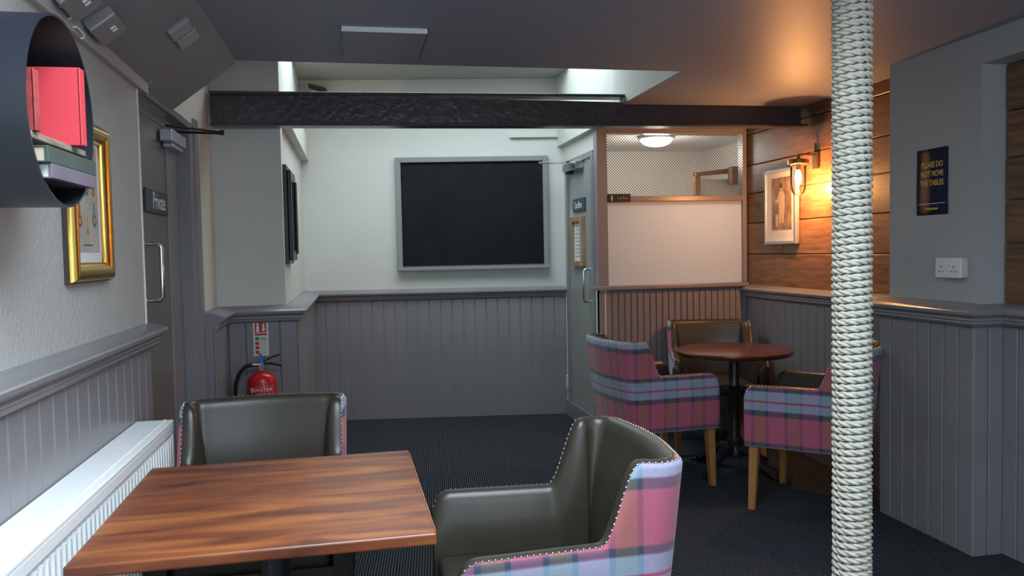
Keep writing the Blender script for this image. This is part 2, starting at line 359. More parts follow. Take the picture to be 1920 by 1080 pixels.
# ------------------------------------------------------------------ walls
WL = -0.785
lw = MB(); lw.box(-0.95, WL, -1.75, 3.24, 0, 2.12)
wall_left = struct('wall_left', lw, 'textured', 'textured pale plaster wall with shelf and gold picture')
boards(wall_left, (WL, 0.48), (WL, 3.24), 0, 1.03, 0.092, 0.014, 'paint')
struct('trim_1', MB().sweep([(WL+0.006, -1.7), (WL+0.006, 3.262), (-0.93, 3.262)], RAIL, 1.108), 'paint', 'moulded grey dado rail on the left wall', smooth=True, angle=0.6)
struct('trim_2', MB().box(-0.80, WL+0.004, 3.236, 3.246, 1.11, 2.0), 'whitep', 'thin white corner bead at the end of the left wall')
tr = MB(); tr.quadbox([(WL-0.01, 1.0, 2.03), (WL+0.022, 1.0, 2.03), (WL+0.022, 3.33, 1.992), (WL-0.01, 3.33, 1.992), (WL-0.01, 1.0, 2.085), (WL+0.022, 1.0, 2.085), (WL+0.022, 3.33, 2.032), (WL-0.01, 3.33, 2.032)])
trim3 = struct('trim_3', tr, 'textured', 'pale painted batten under the sloping soffit')

# private door recess
pd = MB(); pd.box(-1.0, -0.865, 3.24, 4.85, 0, 2.03)
struct('wall_recess', pd, 'privdoor', 'grey painted backing of the private doorway')
fw = MB(); fw.box(-1.0, -0.785, 3.84, 4.86, 2.03, 3.3); fw.box(-1.0, -0.79, 4.37, 4.86, 0, 2.03)
struct('wall_doorside', fw, 'cream', 'cream wall around and above the private doorway')
pj = MB(); pj.box(-0.88, -0.842, 4.05, 4.2, 0, 2.03)
trim4 = struct('trim_4', pj, 'paint', 'grey painted casing of the private doorway')
MB().box(-0.88, -0.781, 4.2, 4.30, 0, 2.03).build('jamb', 'paint', trim4, bev=0.004)
MB().box(-0.80, -0.772, 4.285, 4.38, 0, 2.06).build('architrave', 'paint', trim4, bev=0.004)
MB().box(-0.88, -0.785, 3.25, 4.30, 2.0, 2.028).build('door_head', 'paint', trim4, bev=0.003)
MB().box(-0.88, -0.835, 3.25, 4.06, 1.955, 2.0).build('head_stop', 'paint', trim4, bev=0.003)

# pillar
pl = MB(); pl.box(-0.80, -0.405, 4.86, 6.95, 0, 3.3)
wall_pillar = struct('wall_pillar', pl, 'cream', 'square plastered pillar left of the blackboard')
MB().box(-0.80, -0.345, 4.815, 6.72, 0, 1.05).build('panel_base', 'paint', wall_pillar)
MB().box(-0.80, -0.737, 4.38, 4.83, 0, 1.05).build('panel_base', 'paint', wall_pillar)
boards(wall_pillar, (-0.737, 4.38), (-0.737, 4.80), 0, 1.0, 0.092, 0.012, 'paint')
boards(wall_pillar, (-0.725, 4.815), (-0.345, 4.815), 0, 1.0, 0.092, 0.012, 'paint')
boards(wall_pillar, (-0.345, 4.81), (-0.345, 6.68), 0, 1.0, 0.092, 0.012, 'paint')
MB().box(-0.405, -0.345, 5.0, 6.72, 2.12, 2.30).build('boxing', 'cream', wall_pillar)

# back wall
BA, BB = (-0.46, 6.715), (1.75, 6.40)
wall_back = struct('wall_back', MB().seg(BA, BB, 0, 0.15, 0, 2.78), 'cream', 'cream far wall carrying the framed blackboard')
boards(wall_back, (-0.34, 6.698), (1.70, 6.407), 0, 1.0, 0.094, 0.014, 'paint')
struct('trim_5', MB().sweep([(-0.737, 4.385), (-0.737, 4.815), (-0.345, 4.815), (-0.345, 6.695), (1.705, 6.405)], RAIL, 1.062), 'paint', 'moulded grey dado rail round the pillar and along the far wall', smooth=True, angle=0.6)
struct('trim_6', MB().seg((1.27, 6.468), (1.70, 6.407), -0.03, 0, 2.285, 2.31), 'cream', 'thin cream ledge high on the far wall')

# ladies wall and void side wall
lad = MB(); lad.box(1.70, 1.76, 5.44, 5.56, 0, 2.8); lad.box(1.70, 1.76, 5.56, 6.42, 2.06, 2.8); lad.box(1.70, 1.76, 6.30, 6.42, 0, 2.06)
wl = struct('wall_ladies', lad, 'cream', 'short cream wall holding the ladies door')
struct('wall_void', MB().box(1.626, 1.66, 3.76, 4.86, CZ+0.004, 3.3).box(1.655, 1.70, 4.86, 6.45, CZ-0.03, 3.3), 'cream', 'cream side wall of the roof void')
struct('trim_7', MB().box(1.688, 1.70, 5.44, 6.40, 2.215, 2.228), 'paint', 'thin seam strip above the ladies door')
struct('baseboard_ladies', MB().box(1.684, 1.70, 5.46, 6.40, 0, 0.13), 'paint', 'grey kick board under the ladies door', bev=0.003)

# wood wall, pier, niche, near walls
wr = struct('wall_right', MB().box(2.852, 3.0, 3.30, 5.60, 0, CZ), 'innerbrown', 'timber clad wall behind the round table')
zs = [1.05, 1.305, 1.527, 1.742, 1.945, 2.168, CZ]
random.seed(3)
for r in range(6):
    ys = [3.30, 5.46]
    cuts = {0: [4.25], 1: [4.95], 2: [4.35], 3: [4.86], 4: [4.1], 5: [4.7]}[r]
    e = [3.30]+cuts+[5.46]
    for i in range(len(e)-1):
        px = 0.006*random.random()
        me = MB().box(-(0.018+px), 0, 0.0015, e[i+1]-e[i]-0.0015, 0.002, zs[r+1]-zs[r]-0.003).mesh('plank', 0.003, False, 1); me.materials.append(M['planks'])
        link('plank', me, None, wr, (2.852, e[i], zs[r]))
boards(wr, (2.852, 5.45), (2.852, 3.60), 0, 1.0, 0.092, 0.036, 'paint')
struct('trim_8', MB().sweep([(2.82, 5.44), (2.82, 3.585)], RAIL, 1.075), 'paint', 'moulded grey dado rail under the timber planks', smooth=True, angle=0.6)

pr = MB(); pr.box(2.62, 2.95, 2.97, 3.56, 0, CZ); pr.box(2.62, 2.95, -1.75, 2.97, 2.11, CZ)
wall_pier = struct('wall_pier', pr, 'greywall', 'pale grey pier with poster and socket')
MB().box(2.589, 2.85, 2.965, 3.575, 0, 1.06).build('panel_base', 'paint', wall_pier)
boards(wall_pier, (2.589, 3.58), (2.589, 2.955), 0, 1.01, 0.088, 0.012, 'paint')
boards(wall_pier, (2.577, 2.965), (2.725, 2.965), 0, 1.01, 0.07, 0.012, 'paint')
nw = MB(); nw.box(2.755, 2.95, 1.45, 2.97, 0, 2.11); nw.box(2.755, 2.95, -1.75, -1.05, 0, 2.11); nw.box(2.755, 2.95, -1.05, 1.45, 0, 0.85); nw.box(2.755, 2.95, -1.05, 1.45, 1.98, 2.11)
wall_niche = struct('wall_niche', nw, 'privdoor', 'recessed right wall with timber boards and a side window')
zs2 = [1.05, 1.353, 1.535, 1.713, 1.91, 2.108]
for r in range(5):
    me = MB().box(-0.018-0.004*random.random(), 0, 0, 1.50, 0.002, zs2[r+1]-zs2[r]-0.003).mesh('plank', 0.003, False, 1); me.materials.append(M['planks'])
    link('plank', me, None, wall_niche, (2.755, 1.46, zs2[r]))
boards(wall_niche, (2.755, 2.965), (2.755, 1.5), 0, 1.01, 0.088, 0.03, 'paint')
struct('trim_9', MB().sweep([(2.80, 3.58), (2.577, 3.58), (2.577, 2.957), (2.722, 2.957), (2.722, 1.46)], RAIL, 1.085), 'paint', 'moulded grey dado rail round the pier', smooth=True, angle=0.6)
fr = MB(); fr.box(-0.95, -0.55, -0.92, -0.78, 0, CZ); fr.box(1.85, 2.95, -0.92, -0.78, 0, CZ); fr.box(-0.55, 1.85, -0.92, -0.78, 0, 0.85); fr.box(-0.55, 1.85, -0.92, -0.78, 2.05, CZ)
struct('wall_front', fr, 'greywall', 'wall behind the viewpoint with a wide window')

def window(name, label, A, B, z0, z1, n):
    A = Vector(A); B = Vector(B); o = struct(name, MB().seg(A, B, -0.03, 0.03, z0, z0+0.05), 'whitep', label)
    MB().seg(A, B, -0.03, 0.03, z1-0.05, z1).build('window_frame', 'whitep', o); MB().seg(A, B, -0.015, 0.015, (z0+z1)/2-0.015, (z0+z1)/2+0.015).build('glazing_bar', 'whitep', o)
    for k in range(n+1):
        c = A+(B-A)*(0.012+0.976*k/n); d = (B-A).normalized()*0.02
        MB().seg(c-d, c+d, -0.025, 0.025, z0, z1).build('window_frame', 'whitep', o)
window('window_1', 'wide window in the wall behind the viewpoint', (-0.55, -0.88), (1.85, -0.88), 0.85, 2.05, 3)
window('window_2', 'side window in the recessed right wall', (2.90, -0.75), (2.90, 1.45), 0.85, 1.98, 2)

# ------------------------------------------------------------------ partition with perforated screen
PX0, PX1, PY = 1.69, 2.83, 5.45
wp = struct('wall_partition', MB().box(1.70, PX1, PY+0.0, PY+0.06, 0, 1.075), 'paint', 'low partition with narrow boards under the screen')
boards(wp, (1.69, PY), (PX1, PY), 0, 1.06, 0.047, 0.012, 'trimpaint', gap=0.006, bev=0.004)
sc = thing('screen_frame', 'taupe framed screen with perforated metal above an opal pane', 'screen', (0, PY, 0))
MB().box(1.655, 2.82, -0.055, 0.06, 1.070, 1.10).build('ledge', 'trimpaint', sc, bev=0.006)
MB().box(1.685, 1.762, -0.02, 0.06, 1.10, CZ).build('post', 'trimpaint', sc, bev=0.004)
MB().box(2.795, 2.825, -0.02, 0.06, 1.10, CZ).build('post', 'trimpaint', sc, bev=0.004)
MB().box(1.762, 2.795, -0.02, 0.06, 2.175, CZ).build('top_rail', 'trimpaint', sc, bev=0.004)
MB().box(1.762, 2.795, -0.02, 0.06, 1.695, 1.735).build('mid_rail', 'trimpaint', sc, bev=0.005)
pm = MB(); pm.v = [(1.762, 0.012, 1.10), (2.795, 0.012, 1.10), (2.795, 0.012, 1.695), (1.762, 0.012, 1.695)]; pm.f = [[0, 1, 2, 3]]; pm.build('pane', 'pane', sc)
me = MB(); pit = 0.0200; rad = 0.0072
row = 0; z = 1.737
hexes = []
while z < 2.176:
    x = 1.764+(pit/2 if row % 2 else 0)
    while x < 2.796:
        b = len(me.v); n = 8
        hw, hh = pit/2, pit*0.25
        # diamond-packed cell: rhombus border round a round hole
        bd = [(hw, 0), (hw/2, hh), (0, 2*hh), (-hw/2, hh), (-hw, 0), (-hw/2, -hh), (0, -2*hh), (hw/2, -hh)]
        for k in range(n): me.v.append((x+bd[k][0], 0.0, z+bd[k][1]))
        for k in range(n):
            a = 2*PI*k/n; rr = rad*(0.92 if k % 2 else 1.0); rr = min(rr, 0.86*math.hypot(*bd[k])); me.v.append((x+rr*math.cos(a)*1.0, 0.0, z+rr*math.sin(a)))
        for k in range(n): k2 = (k+1) % n; me.f.append([b+k, b+k2, b+n+k2, b+n+k])
        x += pit
    z += pit/2; row += 1
# keep inside the opening
me.v = [(min(max(p[0], 1.763), 2.794), p[1], min(max(p[2], 1.736), 2.174)) for p in me.v]
po = me.build('perforated_sheet', 'mesh', sc)
tag(po, 'dark perforated metal sheet'); md = po.modifiers.new('thick', 'SOLIDIFY'); md.thickness = 0.0015
tagp = thing('door_tag', 'small black plaque with a copper figure on the screen corner', 'sign', (1.845, PY-0.022, 1.72))
MB().box(-0.085, 0.085, -0.006, 0.001, -0.029, 0.029).build('plate', 'black', tagp, bev=0.004)
text('Ladies', 0.034, 'copperletter', tagp, (0.025, -0.0075, 0), ROT_NEGY, sx=0.9)
MB().lathe([(0.0, 0.020), (0.004, 0.019), (0.005, 0.014), (0.003, 0.011), (0.007, 0.004), (0.0085, -0.006), (0.005, -0.010), (0.004, -0.021), (0, -0.022)], 8).build('figure', 'goldletter', tagp, loc=(-0.055, -0.0075, 0)).scale = (1, 0.15, 1)

# room behind the screen
ir = MB(); ir.box(1.76, 3.40, 7.3, 7.36, 0, 2.3); ir.box(3.36, 3.40, 5.52, 7.3, 0, 2.3); ir.box(2.83, 3.4, 5.50, 5.54, 0, 2.3); ir.box(1.70, 1.76, 6.45, 7.36, 0, 2.3)
struct('wall_washroom', ir, 'inner', 'white walls of the washroom seen through the screen')
struct('ceiling_washroom', MB().box(1.70, 3.4, 5.46, 7.36, 2.285, 2.33), 'inner', 'white washroom ceiling')
struct('floor_washroom', MB().box(1.70, 3.4, 5.46, 7.36, -0.05, 0.001), 'doorgrey', 'washroom floor')
dl = thing('dome_light', 'lit white dome lamp on the washroom ceiling behind the mesh', 'lamp', (2.472, 6.3, 2.285))
MB().lathe([(0, 0), (0.15, 0), (0.155, -0.012), (0.15, -0.022), (0.135, -0.026), (0, -0.026)], 32).build('rim', 'silver', dl, smooth=True)
MB().lathe([(0.138, -0.022), (0.128, -0.045), (0.10, -0.068), (0.06, -0.082), (0, -0.088)], 32).build('diffuser', 'dome', dl, smooth=True)
ll = bpy.data.lights.new('dome_light_glow', 'POINT'); ll.energy = 16; ll.color = (1.0, 0.95, 0.86); ll.shadow_soft_size = 0.1
lo_ = bpy.data.objects.new('dome_light_glow', ll); C.objects.link(lo_); lo_.location = (2.472, 6.3, 2.12)
cu = thing('cubicle_door', 'brown framed cubicle door dimly seen through the screen', 'door', (3.0, 6.3, 0))
MB().box(-0.19, -0.14, 0, 0.05, 0, 1.99).build('post', 'innerbrown', cu, bev=0.004)
MB().quadbox([(-0.19, -0.02, 1.955), (0.30, -0.02, 1.99), (0.30, 0.03, 1.99), (-0.19, 0.03, 1.955), (-0.19, -0.02, 1.985), (0.30, -0.02, 2.04), (0.30, 0.03, 2.04), (-0.19, 0.03, 1.985)]).build('head_rail', 'innerbrown', cu, bev=0.003)
MB().box(0.10, 0.20, -0.08, 0.0, 1.88, 2.03).build('closer_box', 'innerbrown', cu, bev=0.008)
MB().box(-0.14, 0.30, 0.012, 0.04, 0.1, 1.93).build('leaf', 'inner', cu)

# ------------------------------------------------------------------ steel beam
bm_ = thing('steel_beam', 'dark glossy painted steel I-beam spanning below the roof void', 'beam', (0, 0, 0))
def bar(A, B, n0, n1, za0, za1, zb0, zb1):
    A = Vector(A); B = Vector(B); d = (B-A).normalized(); n = Vector((-d.y, d.x)); m = MB()
    a0, b0, a1, b1 = A+n*n0, B+n*n0, A+n*n1, B+n*n1
    return m.quadbox([(a0.x, a0.y, za0), (b0.x, b0.y, zb0), (b1.x, b1.y, zb0), (a1.x, a1.y, za0), (a0.x, a0.y, za1), (b0.x, b0.y, zb1), (b1.x, b1.y, zb1), (a1.x, a1.y, za1)])
LA, LB, LC = (-0.765, 4.75), (2.81, 4.69), (1.64, 4.70)
bar(LA, LB, -0.010, 0.010, 2.095, 2.28, 2.118, 2.24).build('web', 'beam', bm_)
bar((-0.765, 4.75), (2.84, 4.69), -0.055, 0.055, 2.088, 2.103, 2.110, 2.125).build('bottom_flange', 'beam', bm_, bev=0.004)
bar(LA, LC, -0.055, 0.055, 2.262, 2.278, 2.276, 2.292).build('top_flange', 'beam', bm_, bev=0.004)

# ------------------------------------------------------------------ doors
d1 = struct('door_1', MB().box(-0.865, -0.84, 3.26, 4.045, 0.005, 1.955), 'privdoor', 'taupe private door in the left recess')
MB().box(-0.842, -0.832, 3.92, 4.04, 0.005, 1.95).build('stile', 'paint', d1, bev=0.003)
MB().tube([(-0.838, 3.53, 1.42), (-0.80, 3.53, 1.42), (-0.785, 3.53, 1.405), (-0.785, 3.53, 1.20), (-0.80, 3.53, 1.185), (-0.838, 3.53, 1.185)], 0.009, 10).build('handle', 'chrome', d1, smooth=True)
ps = thing('private_sign', 'slate sign reading Private on the left door', 'sign', (-0.838, 3.70, 1.602))
MB().box(-0.002, 0.010, -0.19, 0.19, -0.05, 0.05).build('plate', 'slate', ps, bev=0.003)
text('Private', 0.102, 'letter', ps, (0.0112, 0.02, 0.0), ROT_POSX, sx=0.80)
c1 = thing('door_closer', 'grey door closer with black arm over the private door', 'door closer', (-0.835, 4.0, 1.88))
MB().box(0, 0.055, -0.20, 0.10, 0.0, 0.055).build('body', 'silver', c1, bev=0.005)
MB().box(0.0, 0.045, -0.14, 0.08, -0.02, 0.0).build('cover', 'silver', c1, bev=0.004)
MB().tube([(0.03, -0.02, 0.065), (0.205, 0.20, 0.093)], 0.007, 6).build('arm', 'black', c1)
MB().tube([(-0.02, -0.10, 0.085), (0.205, 0.20, 0.100)], 0.006, 6).build('arm', 'black', c1)
MB().lathe([(0.012, -0.012), (0.012, 0.012)], 10, (0.205, 0.20, 0.096)).build('pivot', 'black', c1)

d2 = struct('door_2', MB().box(1.706, 1.74, 5.60, 6.26, 0.01, 2.03), 'doorgrey', 'grey green ladies door')
for a in (MB().box(1.688, 1.735, 6.255, 6.315, 0, 2.075), MB().box(1.688, 1.735, 5.545, 5.60, 0, 2.075), MB().box(1.688, 1.735, 5.60, 6.255, 2.03, 2.075)): a.build('door_frame', 'paint', d2, bev=0.004)
MB().tube([(1.706, 5.69, 1.215), (1.665, 5.69, 1.215), (1.652, 5.69, 1.20), (1.652, 5.69, 0.99), (1.665, 5.69, 0.975), (1.706, 5.69, 0.975)], 0.009, 10).build('handle', 'chrome', d2, smooth=True)
MB().box(1.70, 1.708, 6.2, 6.225, 1.55, 1.68).build('hinge', 'chrome', d2)
ls = thing('ladies_sign', 'dark blue plaque reading Ladies on the far door', 'sign', (1.704, 5.94, 1.705))
MB().box(-0.012, 0.0, -0.16, 0.16, -0.05, 0.05).build('plate', 'bluesign', ls, bev=0.003)
text('Ladies', 0.078, 'letter', ls, (-0.0132, 0, -0.002), ROT_NEGX, sx=1.0)
nb = thing('framed_notice', 'small oak framed checklist hung on the ladies door', 'notice', (1.706, 5.96, 1.425))
for a in (MB().box(-0.035, 0, -0.155, -0.115, -0.19, 0.19), MB().box(-0.035, 0, 0.115, 0.155, -0.19, 0.19), MB().box(-0.035, 0, -0.115, 0.115, 0.15, 0.19), MB().box(-0.035, 0, -0.115, 0.115, -0.19, -0.15)): a.build('frame_rail', 'lightwood', nb, bev=0.003)
pa = MB().box(-0.012, 0, -0.115, 0.115, -0.15, 0.15).build('sheet', 'paper', nb)
for k in range(9): MB().box(-0.0135, -0.012, -0.085, 0.085-0.03*(k % 3 == 1), 0.115-0.029*k, 0.121-0.029*k).build('text_line', 'signtext', pa)
c2 = thing('door_closer', 'chrome door closer with straight arm on the ladies door', 'door closer', (1.706, 6.12, 1.975))
MB().box(-0.065, 0, -0.30, 0.09, 0, 0.06).build('body', 'chrome', c2, bev=0.006)
MB().box(-0.05, 0, 0.0, 0.08, -0.018, 0.0).build('cover', 'black', c2, bev=0.003)
MB().lathe([(0.014, 0.06), (0.014, 0.085)], 12, (-0.035, 0.04, 0)).build('spindle', 'black', c2)
MB().box(-0.27, -0.03, 0.028, 0.05, 0.064, 0.080).build('arm', 'chrome', c2, bev=0.002)
sk2 = thing('wall_outlet', 'tiny white outlet low beside the ladies door', 'socket', (1.70, 6.355, 0.27))
MB().box(-0.01, 0, -0.035, 0.035, -0.055, 0.055).build('plate', 'whitep', sk2, bev=0.002)
for dz in (-0.025, 0.025): MB().box(-0.013, -0.01, -0.012, 0.012, dz-0.012, dz+0.012).build('switch', 'creamp', sk2)

# ------------------------------------------------------------------ blackboard on the far wall
ang = math.atan2(BB[1]-BA[1], BB[0]-BA[0])
bk = thing('blackboard', 'large black chalkboard in a grey frame on the far wall', 'blackboard', (0.958, 6.511, 1.68), ang)
W2, H2 = 0.622, 0.457
MB().box(-W2+0.03, W2-0.03, -0.012, 0, -H2+0.03, H2-0.03).build('panel', 'board', bk)
for a in (MB().box(-W2, -W2+0.045, -0.035, 0, -H2, H2), MB().box(W2-0.045, W2, -0.035, 0, -H2, H2), MB().box(-W2+0.045, W2-0.045, -0.035, 0, H2-0.045, H2)): a.build('frame_rail', 'frame_lilac', bk, bev=0.006)
MB().box(-W2, W2, -0.06, 0, -H2-0.008, -H2+0.02).build('chalk_ledge', 'frame_lilac', bk, bev=0.004)

# small fitting high in the void
vf = thing('void_fitting', 'small dark slanted fitting high on the wall above the beam', 'fitting', (-0.25, 6.66, 2.68), ang)
MB().quadbox([(-0.07, -0.05, 0.015), (0.07, -0.05, -0.03), (0.07, 0, -0.03), (-0.07, 0, 0.015), (-0.07, -0.05, 0.05), (0.07, -0.05, 0.01), (0.07, 0, 0.01), (-0.07, 0, 0.05)]).build('case', 'golddark', vf, bev=0.004)
MB().box(0.03, 0.05, -0.07, 0, -0.06, -0.02).build('bracket', 'golddark', vf)

# ------------------------------------------------------------------ pillar: dark deep frame, sign, extinguisher
bp_ = thing('dark_frame', 'thick black framed picture on the pillar side seen edge on', 'picture', (-0.405, 5.12, 1.60))
MB().box(0, 0.022, -0.20, 0.20, -0.29, 0.30).build('backboard', 'black', bp_, bev=0.003)
for a in (MB().box(0.022, 0.045, -0.18, -0.12, -0.27, 0.27), MB().box(0.022, 0.045, 0.12, 0.18, -0.27, 0.27), MB().box(0.022, 0.045, -0.12, 0.12, 0.21, 0.27), MB().box(0.022, 0.045, -0.12, 0.12, -0.27, -0.21)): a.build('frame_rail', 'black', bp_, bev=0.006)
MB().box(0.045, 0.056, 0.10, 0.165, -0.23, 0.22).build('inner_moulding', 'golddark', bp_, bev=0.003)

sg = thing('extinguisher_sign', 'red and pale green extinguisher instruction sign on the pillar', 'sign', (-0.546, 4.803, 0.888))
MB().box(-0.042, 0.042, -0.003, 0, -0.104, 0.104).build('plate', 'signgreen', sg)
p = MB().box(-0.032, 0.032, -0.0045, -0.003, 0.032, 0.094).build('red_block', 'signred', sg)
MB().prism([(-0.024, 0.036), (-0.008, 0.036), (-0.008, 0.062), (-0.011, 0.070), (-0.010, 0.084), (-0.022, 0.088), (-0.024, 0.080), (-0.019, 0.078), (-0.021, 0.070), (-0.024, 0.062)], 'y', -0.0055, -0.0045).build('pictogram', 'letter', p)
MB().prism([(0.010, 0.040), (0.022, 0.040), (0.024, 0.052), (0.020, 0.066), (0.023, 0.074), (0.016, 0.086), (0.010, 0.074), (0.013, 0.064), (0.008, 0.052)], 'y', -0.0055, -0.0045).build('pictogram', 'letter', p)
MB().box(-0.034, 0.034, -0.0045, -0.003, 0.015, 0.027).build('red_band', 'signred', sg)
for k in range(4):
    zc = -0.004-0.026*k
    MB().box(-0.032, -0.010, -0.0045, -0.003, zc-0.010, zc+0.010).build('symbol', 'signgr' if k == 0 else 'signred', sg)
    for j in range(3): MB().box(-0.006, 0.032-0.004*(j % 2), -0.0042, -0.003, zc+0.004-0.007*j, zc+0.0075-0.007*j).build('text_line', 'signgr' if k == 0 else 'signtext', sg)

ex = thing('fire_extinguisher', 'red fire extinguisher with black hose standing at the pillar', 'extinguisher', (-0.535, 4.70, 0.0))
R_ = 0.078
MB().lathe([(0.0, 0.20), (R_-0.01, 0.20), (R_, 0.215), (R_, 0.655), (R_-0.006, 0.677), (R_-0.022, 0.694), (0.035, 0.706), (0.02, 0.712), (0.0, 0.712)], 32).build('cylinder', 'red', ex, smooth=True, angle=0.9)
MB().lathe([(0.018, 0.705), (0.018, 0.74), (0.013, 0.745), (0.013, 0.765), (0, 0.768)], 16).build('valve', 'chrome', ex, smooth=True)
MB().lathe([(0.0, -0.02), (0.016, -0.02), (0.017, -0.006), (0.0, -0.004)], 16, (0, -0.012, 0.733), 'y').build('gauge', 'chrome', ex, smooth=True)
MB().tube([(-0.012, 0, 0.745), (-0.055, 0, 0.747)], 0.010, 10).build('hose_coupling', 'chrome', ex)
MB().tube([(-0.05, 0, 0.747), (-0.09, 0, 0.738), (-0.125, 0, 0.70), (-0.145, 0, 0.64), (-0.15, 0, 0.55), (-0.148, 0, 0.42), (-0.12, 0, 0.30)], 0.0105, 10).build('hose', 'black', ex, smooth=True)
MB().quadbox([(0, -0.01, 0.757), (0.06, -0.01, 0.783), (0.06, 0.01, 0.783), (0, 0.01, 0.757), (0, -0.01, 0.765), (0.055, -0.01, 0.792), (0.055, 0.01, 0.792), (0, 0.01, 0.765)]).build('lever', 'black', ex, bev=0.002)
MB().tube([(0.055, 0, 0.787), (0.10, 0, 0.800)], 0.005, 6).build('lever_tip', 'black', ex)
MB().tube([(0, 0, 0.755), (0.05, 0, 0.752), (0.11, 0, 0.735)], 0.006, 6).build('carry_handle', 'black', ex)
MB().quadbox([(-0.004, -0.024, 0.762), (0.012, -0.024, 0.758), (0.012, -0.018, 0.758), (-0.004, -0.018, 0.762), (-0.014, -0.024, 0.808), (0.004, -0.024, 0.811), (0.004, -0.018, 0.811), (-0.014, -0.018, 0.808)]).build('tag', 'bluetag', ex, bev=0.002)
MB().tube([(0.008, -0.02, 0.76), (0.018, -0.02, 0.725)], 0.002, 5).build('tag_tie', 'bluetag', ex)
MB().box(-0.008, 0.004, -0.02, -0.014, 0.745, 0.757).build('safety_pin', 'yellow', ex)
# curved white lettering band on the cylinder
lab = text('WATER', 0.030, 'letter', ex, (0.012, -R_-0.0006, 0.612), ROT_NEGY, name='lettering', sx=0.95, depth=0.0004)
for v in lab.data.vertices:
    a = (v.co.x*0.95+0.012)/R_; v.co.z = -(R_+0.0008)*0+ (R_-R_*math.cos(a))*-1 + v.co.z
def strip(a0, a1, z0, z1, m, name):
    st = MB(); k = max(1, int((a1-a0)/0.13)); r2 = R_+0.0009
    for q in range(k):
        b0, b1 = a0+(a1-a0)*q/k, a0+(a1-a0)*(q+1)/k; p = [(r2*math.sin(b0), -r2*math.cos(b0)), (r2*math.sin(b1), -r2*math.cos(b1)), (R_*math.sin(b1), -R_*math.cos(b1)), (R_*math.sin(b0), -R_*math.cos(b0))]
        st.quadbox([(*u, z0) for u in p]+[(*u, z1) for u in p])
    st.build(name, m, ex)
strip(-0.62, 0.62, 0.566, 0.576, 'letter', 'label_line')
strip(-0.40, 0.95, 0.591, 0.5925, 'creamp', 'label_outline'); strip(-0.40, 0.95, 0.632, 0.6335, 'creamp', 'label_outline'); strip(0.94, 0.96, 0.591, 0.633, 'creamp', 'label_outline')
ab = -0.68
MB().lathe([(0.013, 0.0), (0.013, -0.0012), (0.0, -0.0012)], 16, (0, 0, 0), 'y').build('badge', 'letter', ex, loc=((R_-0.001)*math.sin(ab), -(R_-0.001)*math.cos(ab), 0.612), rot=(0, 0, ab))
MB().lathe([(0.006, 0.0), (0.006, -0.0018), (0.0, -0.0018)], 12, (0, 0, 0), 'y').build('badge_centre', 'slate', ex, loc=((R_-0.001)*math.sin(ab), -(R_-0.001)*math.cos(ab), 0.612), rot=(0, 0, ab))
MB().lathe([(R_+0.006, 0.0), (R_+0.008, 0.2), (R_-0.004, 0.205), (R_-0.004, 0.19)], 24).build('stand', 'black', ex, smooth=True)

# ------------------------------------------------------------------ soffit sockets, hooks, hatch
nS = Vector((0.255, 0.03, -0.36)).normalized()      # roughly the soffit normal, down into the room
sl = (Vector((-0.50, 3.84, CZ))-Vector((-0.86, 3.82, 1.955))); ua = sl.normalized(); ub = Vector((0.012, 1, -0.012)).normalized(); ub = (ub-ua*ub.dot(ua)).normalized(); nn = ua.cross(ub).normalized()
if nn.z > 0: nn = -nn
def on_soffit(name, label, cat, c, group=None):
    # place a local frame: x = up-slope, y = along the room, z = out of the soffit
    c = Vector(c); yv = ub; xv = ua
    if xv.cross(yv).dot(nn) < 0: yv = -ub
    t = thing(name, label, cat, c, 0, group)
    t.rotation_euler = Matrix((( xv.x, yv.x, nn.x), (xv.y, yv.y, nn.y), (xv.z, yv.z, nn.z))).to_euler()
    return t
def soffit_pt(x, y):
    # point on the underside of the sloped soffit
    import bisect
    f = (x+0.86)/0.355
    zl = 1.955+(3.82-y)*0.0216 if y > 2.2 else 1.99+(2.2-y)*0.0101
    return Vector((x, y, zl+(CZ-zl)*f))
for i, (x, y, lab_) in enumerate(((-0.728, 2.64, 'whole grey double socket on the sloping soffit above the batten'), (-0.728, 2.39, 'nearer grey double socket on the soffit, cut off by the photo top'))):
    t = on_soffit('soffit_socket', lab_, 'socket', soffit_pt(x, y), 'sockets on the soffit')
    MB().box(-0.046, 0.046, -0.075, 0.075, -0.01, 0.034).build('box', 'painted_box', t, bev=0.006)
    for dy in (-0.01, 0.012): MB().box(0.004, 0.022, dy-0.003, dy+0.004, 0.034, 0.039).build('switch', 'whitep', t, bev=0.001)
for (x, y, lab_) in ((-0.590, 3.045, 'nearer grey blank plate on the soffit'), (-0.588, 3.165, 'farther grey blank plate on the soffit')):
    t = on_soffit('blank_plate', lab_, 'plate', soffit_pt(x, y), 'blank plates on the soffit')
    MB().box(-0.043, 0.043, -0.048, 0.048, -0.01, 0.018).build('cover', 'painted_box', t, bev=0.003)
    for sx_ in (-0.03, 0.03): MB().lathe([(0.003, 0.018), (0.003, 0.0195), (0, 0.0195)], 8, (sx_, 0, 0)).build('screw', 'silver', t)
for i, (y, dz) in enumerate(((2.42, -0.01), (2.52, -0.035), (2.95, 0.045), (3.24, 0.035), (3.30, 0.02))):
    zt = 2.055-(y-2.4)*0.022
    h = tag(MB().tube([(0, -0.035, 0), (0.012, -0.03, 0.002), (0.014, 0.0, 0.0), (0.016, 0.02, -0.004), (0.012, 0.03, -0.012), (0.004, 0.026, -0.016)], 0.0035, 6).build('cup_hook', 'whitep', None, smooth=True, loc=(WL+0.018, y, zt+dz)),
        ['white cup hook at the top of the round shelf', 'white cup hook hanging just right of the shelf rim', 'painted cup hook midway along the soffit batten', 'painted cup hook near the end of the batten', 'last painted hook at the batten end'][i], 'hook', 'hooks along the batten')
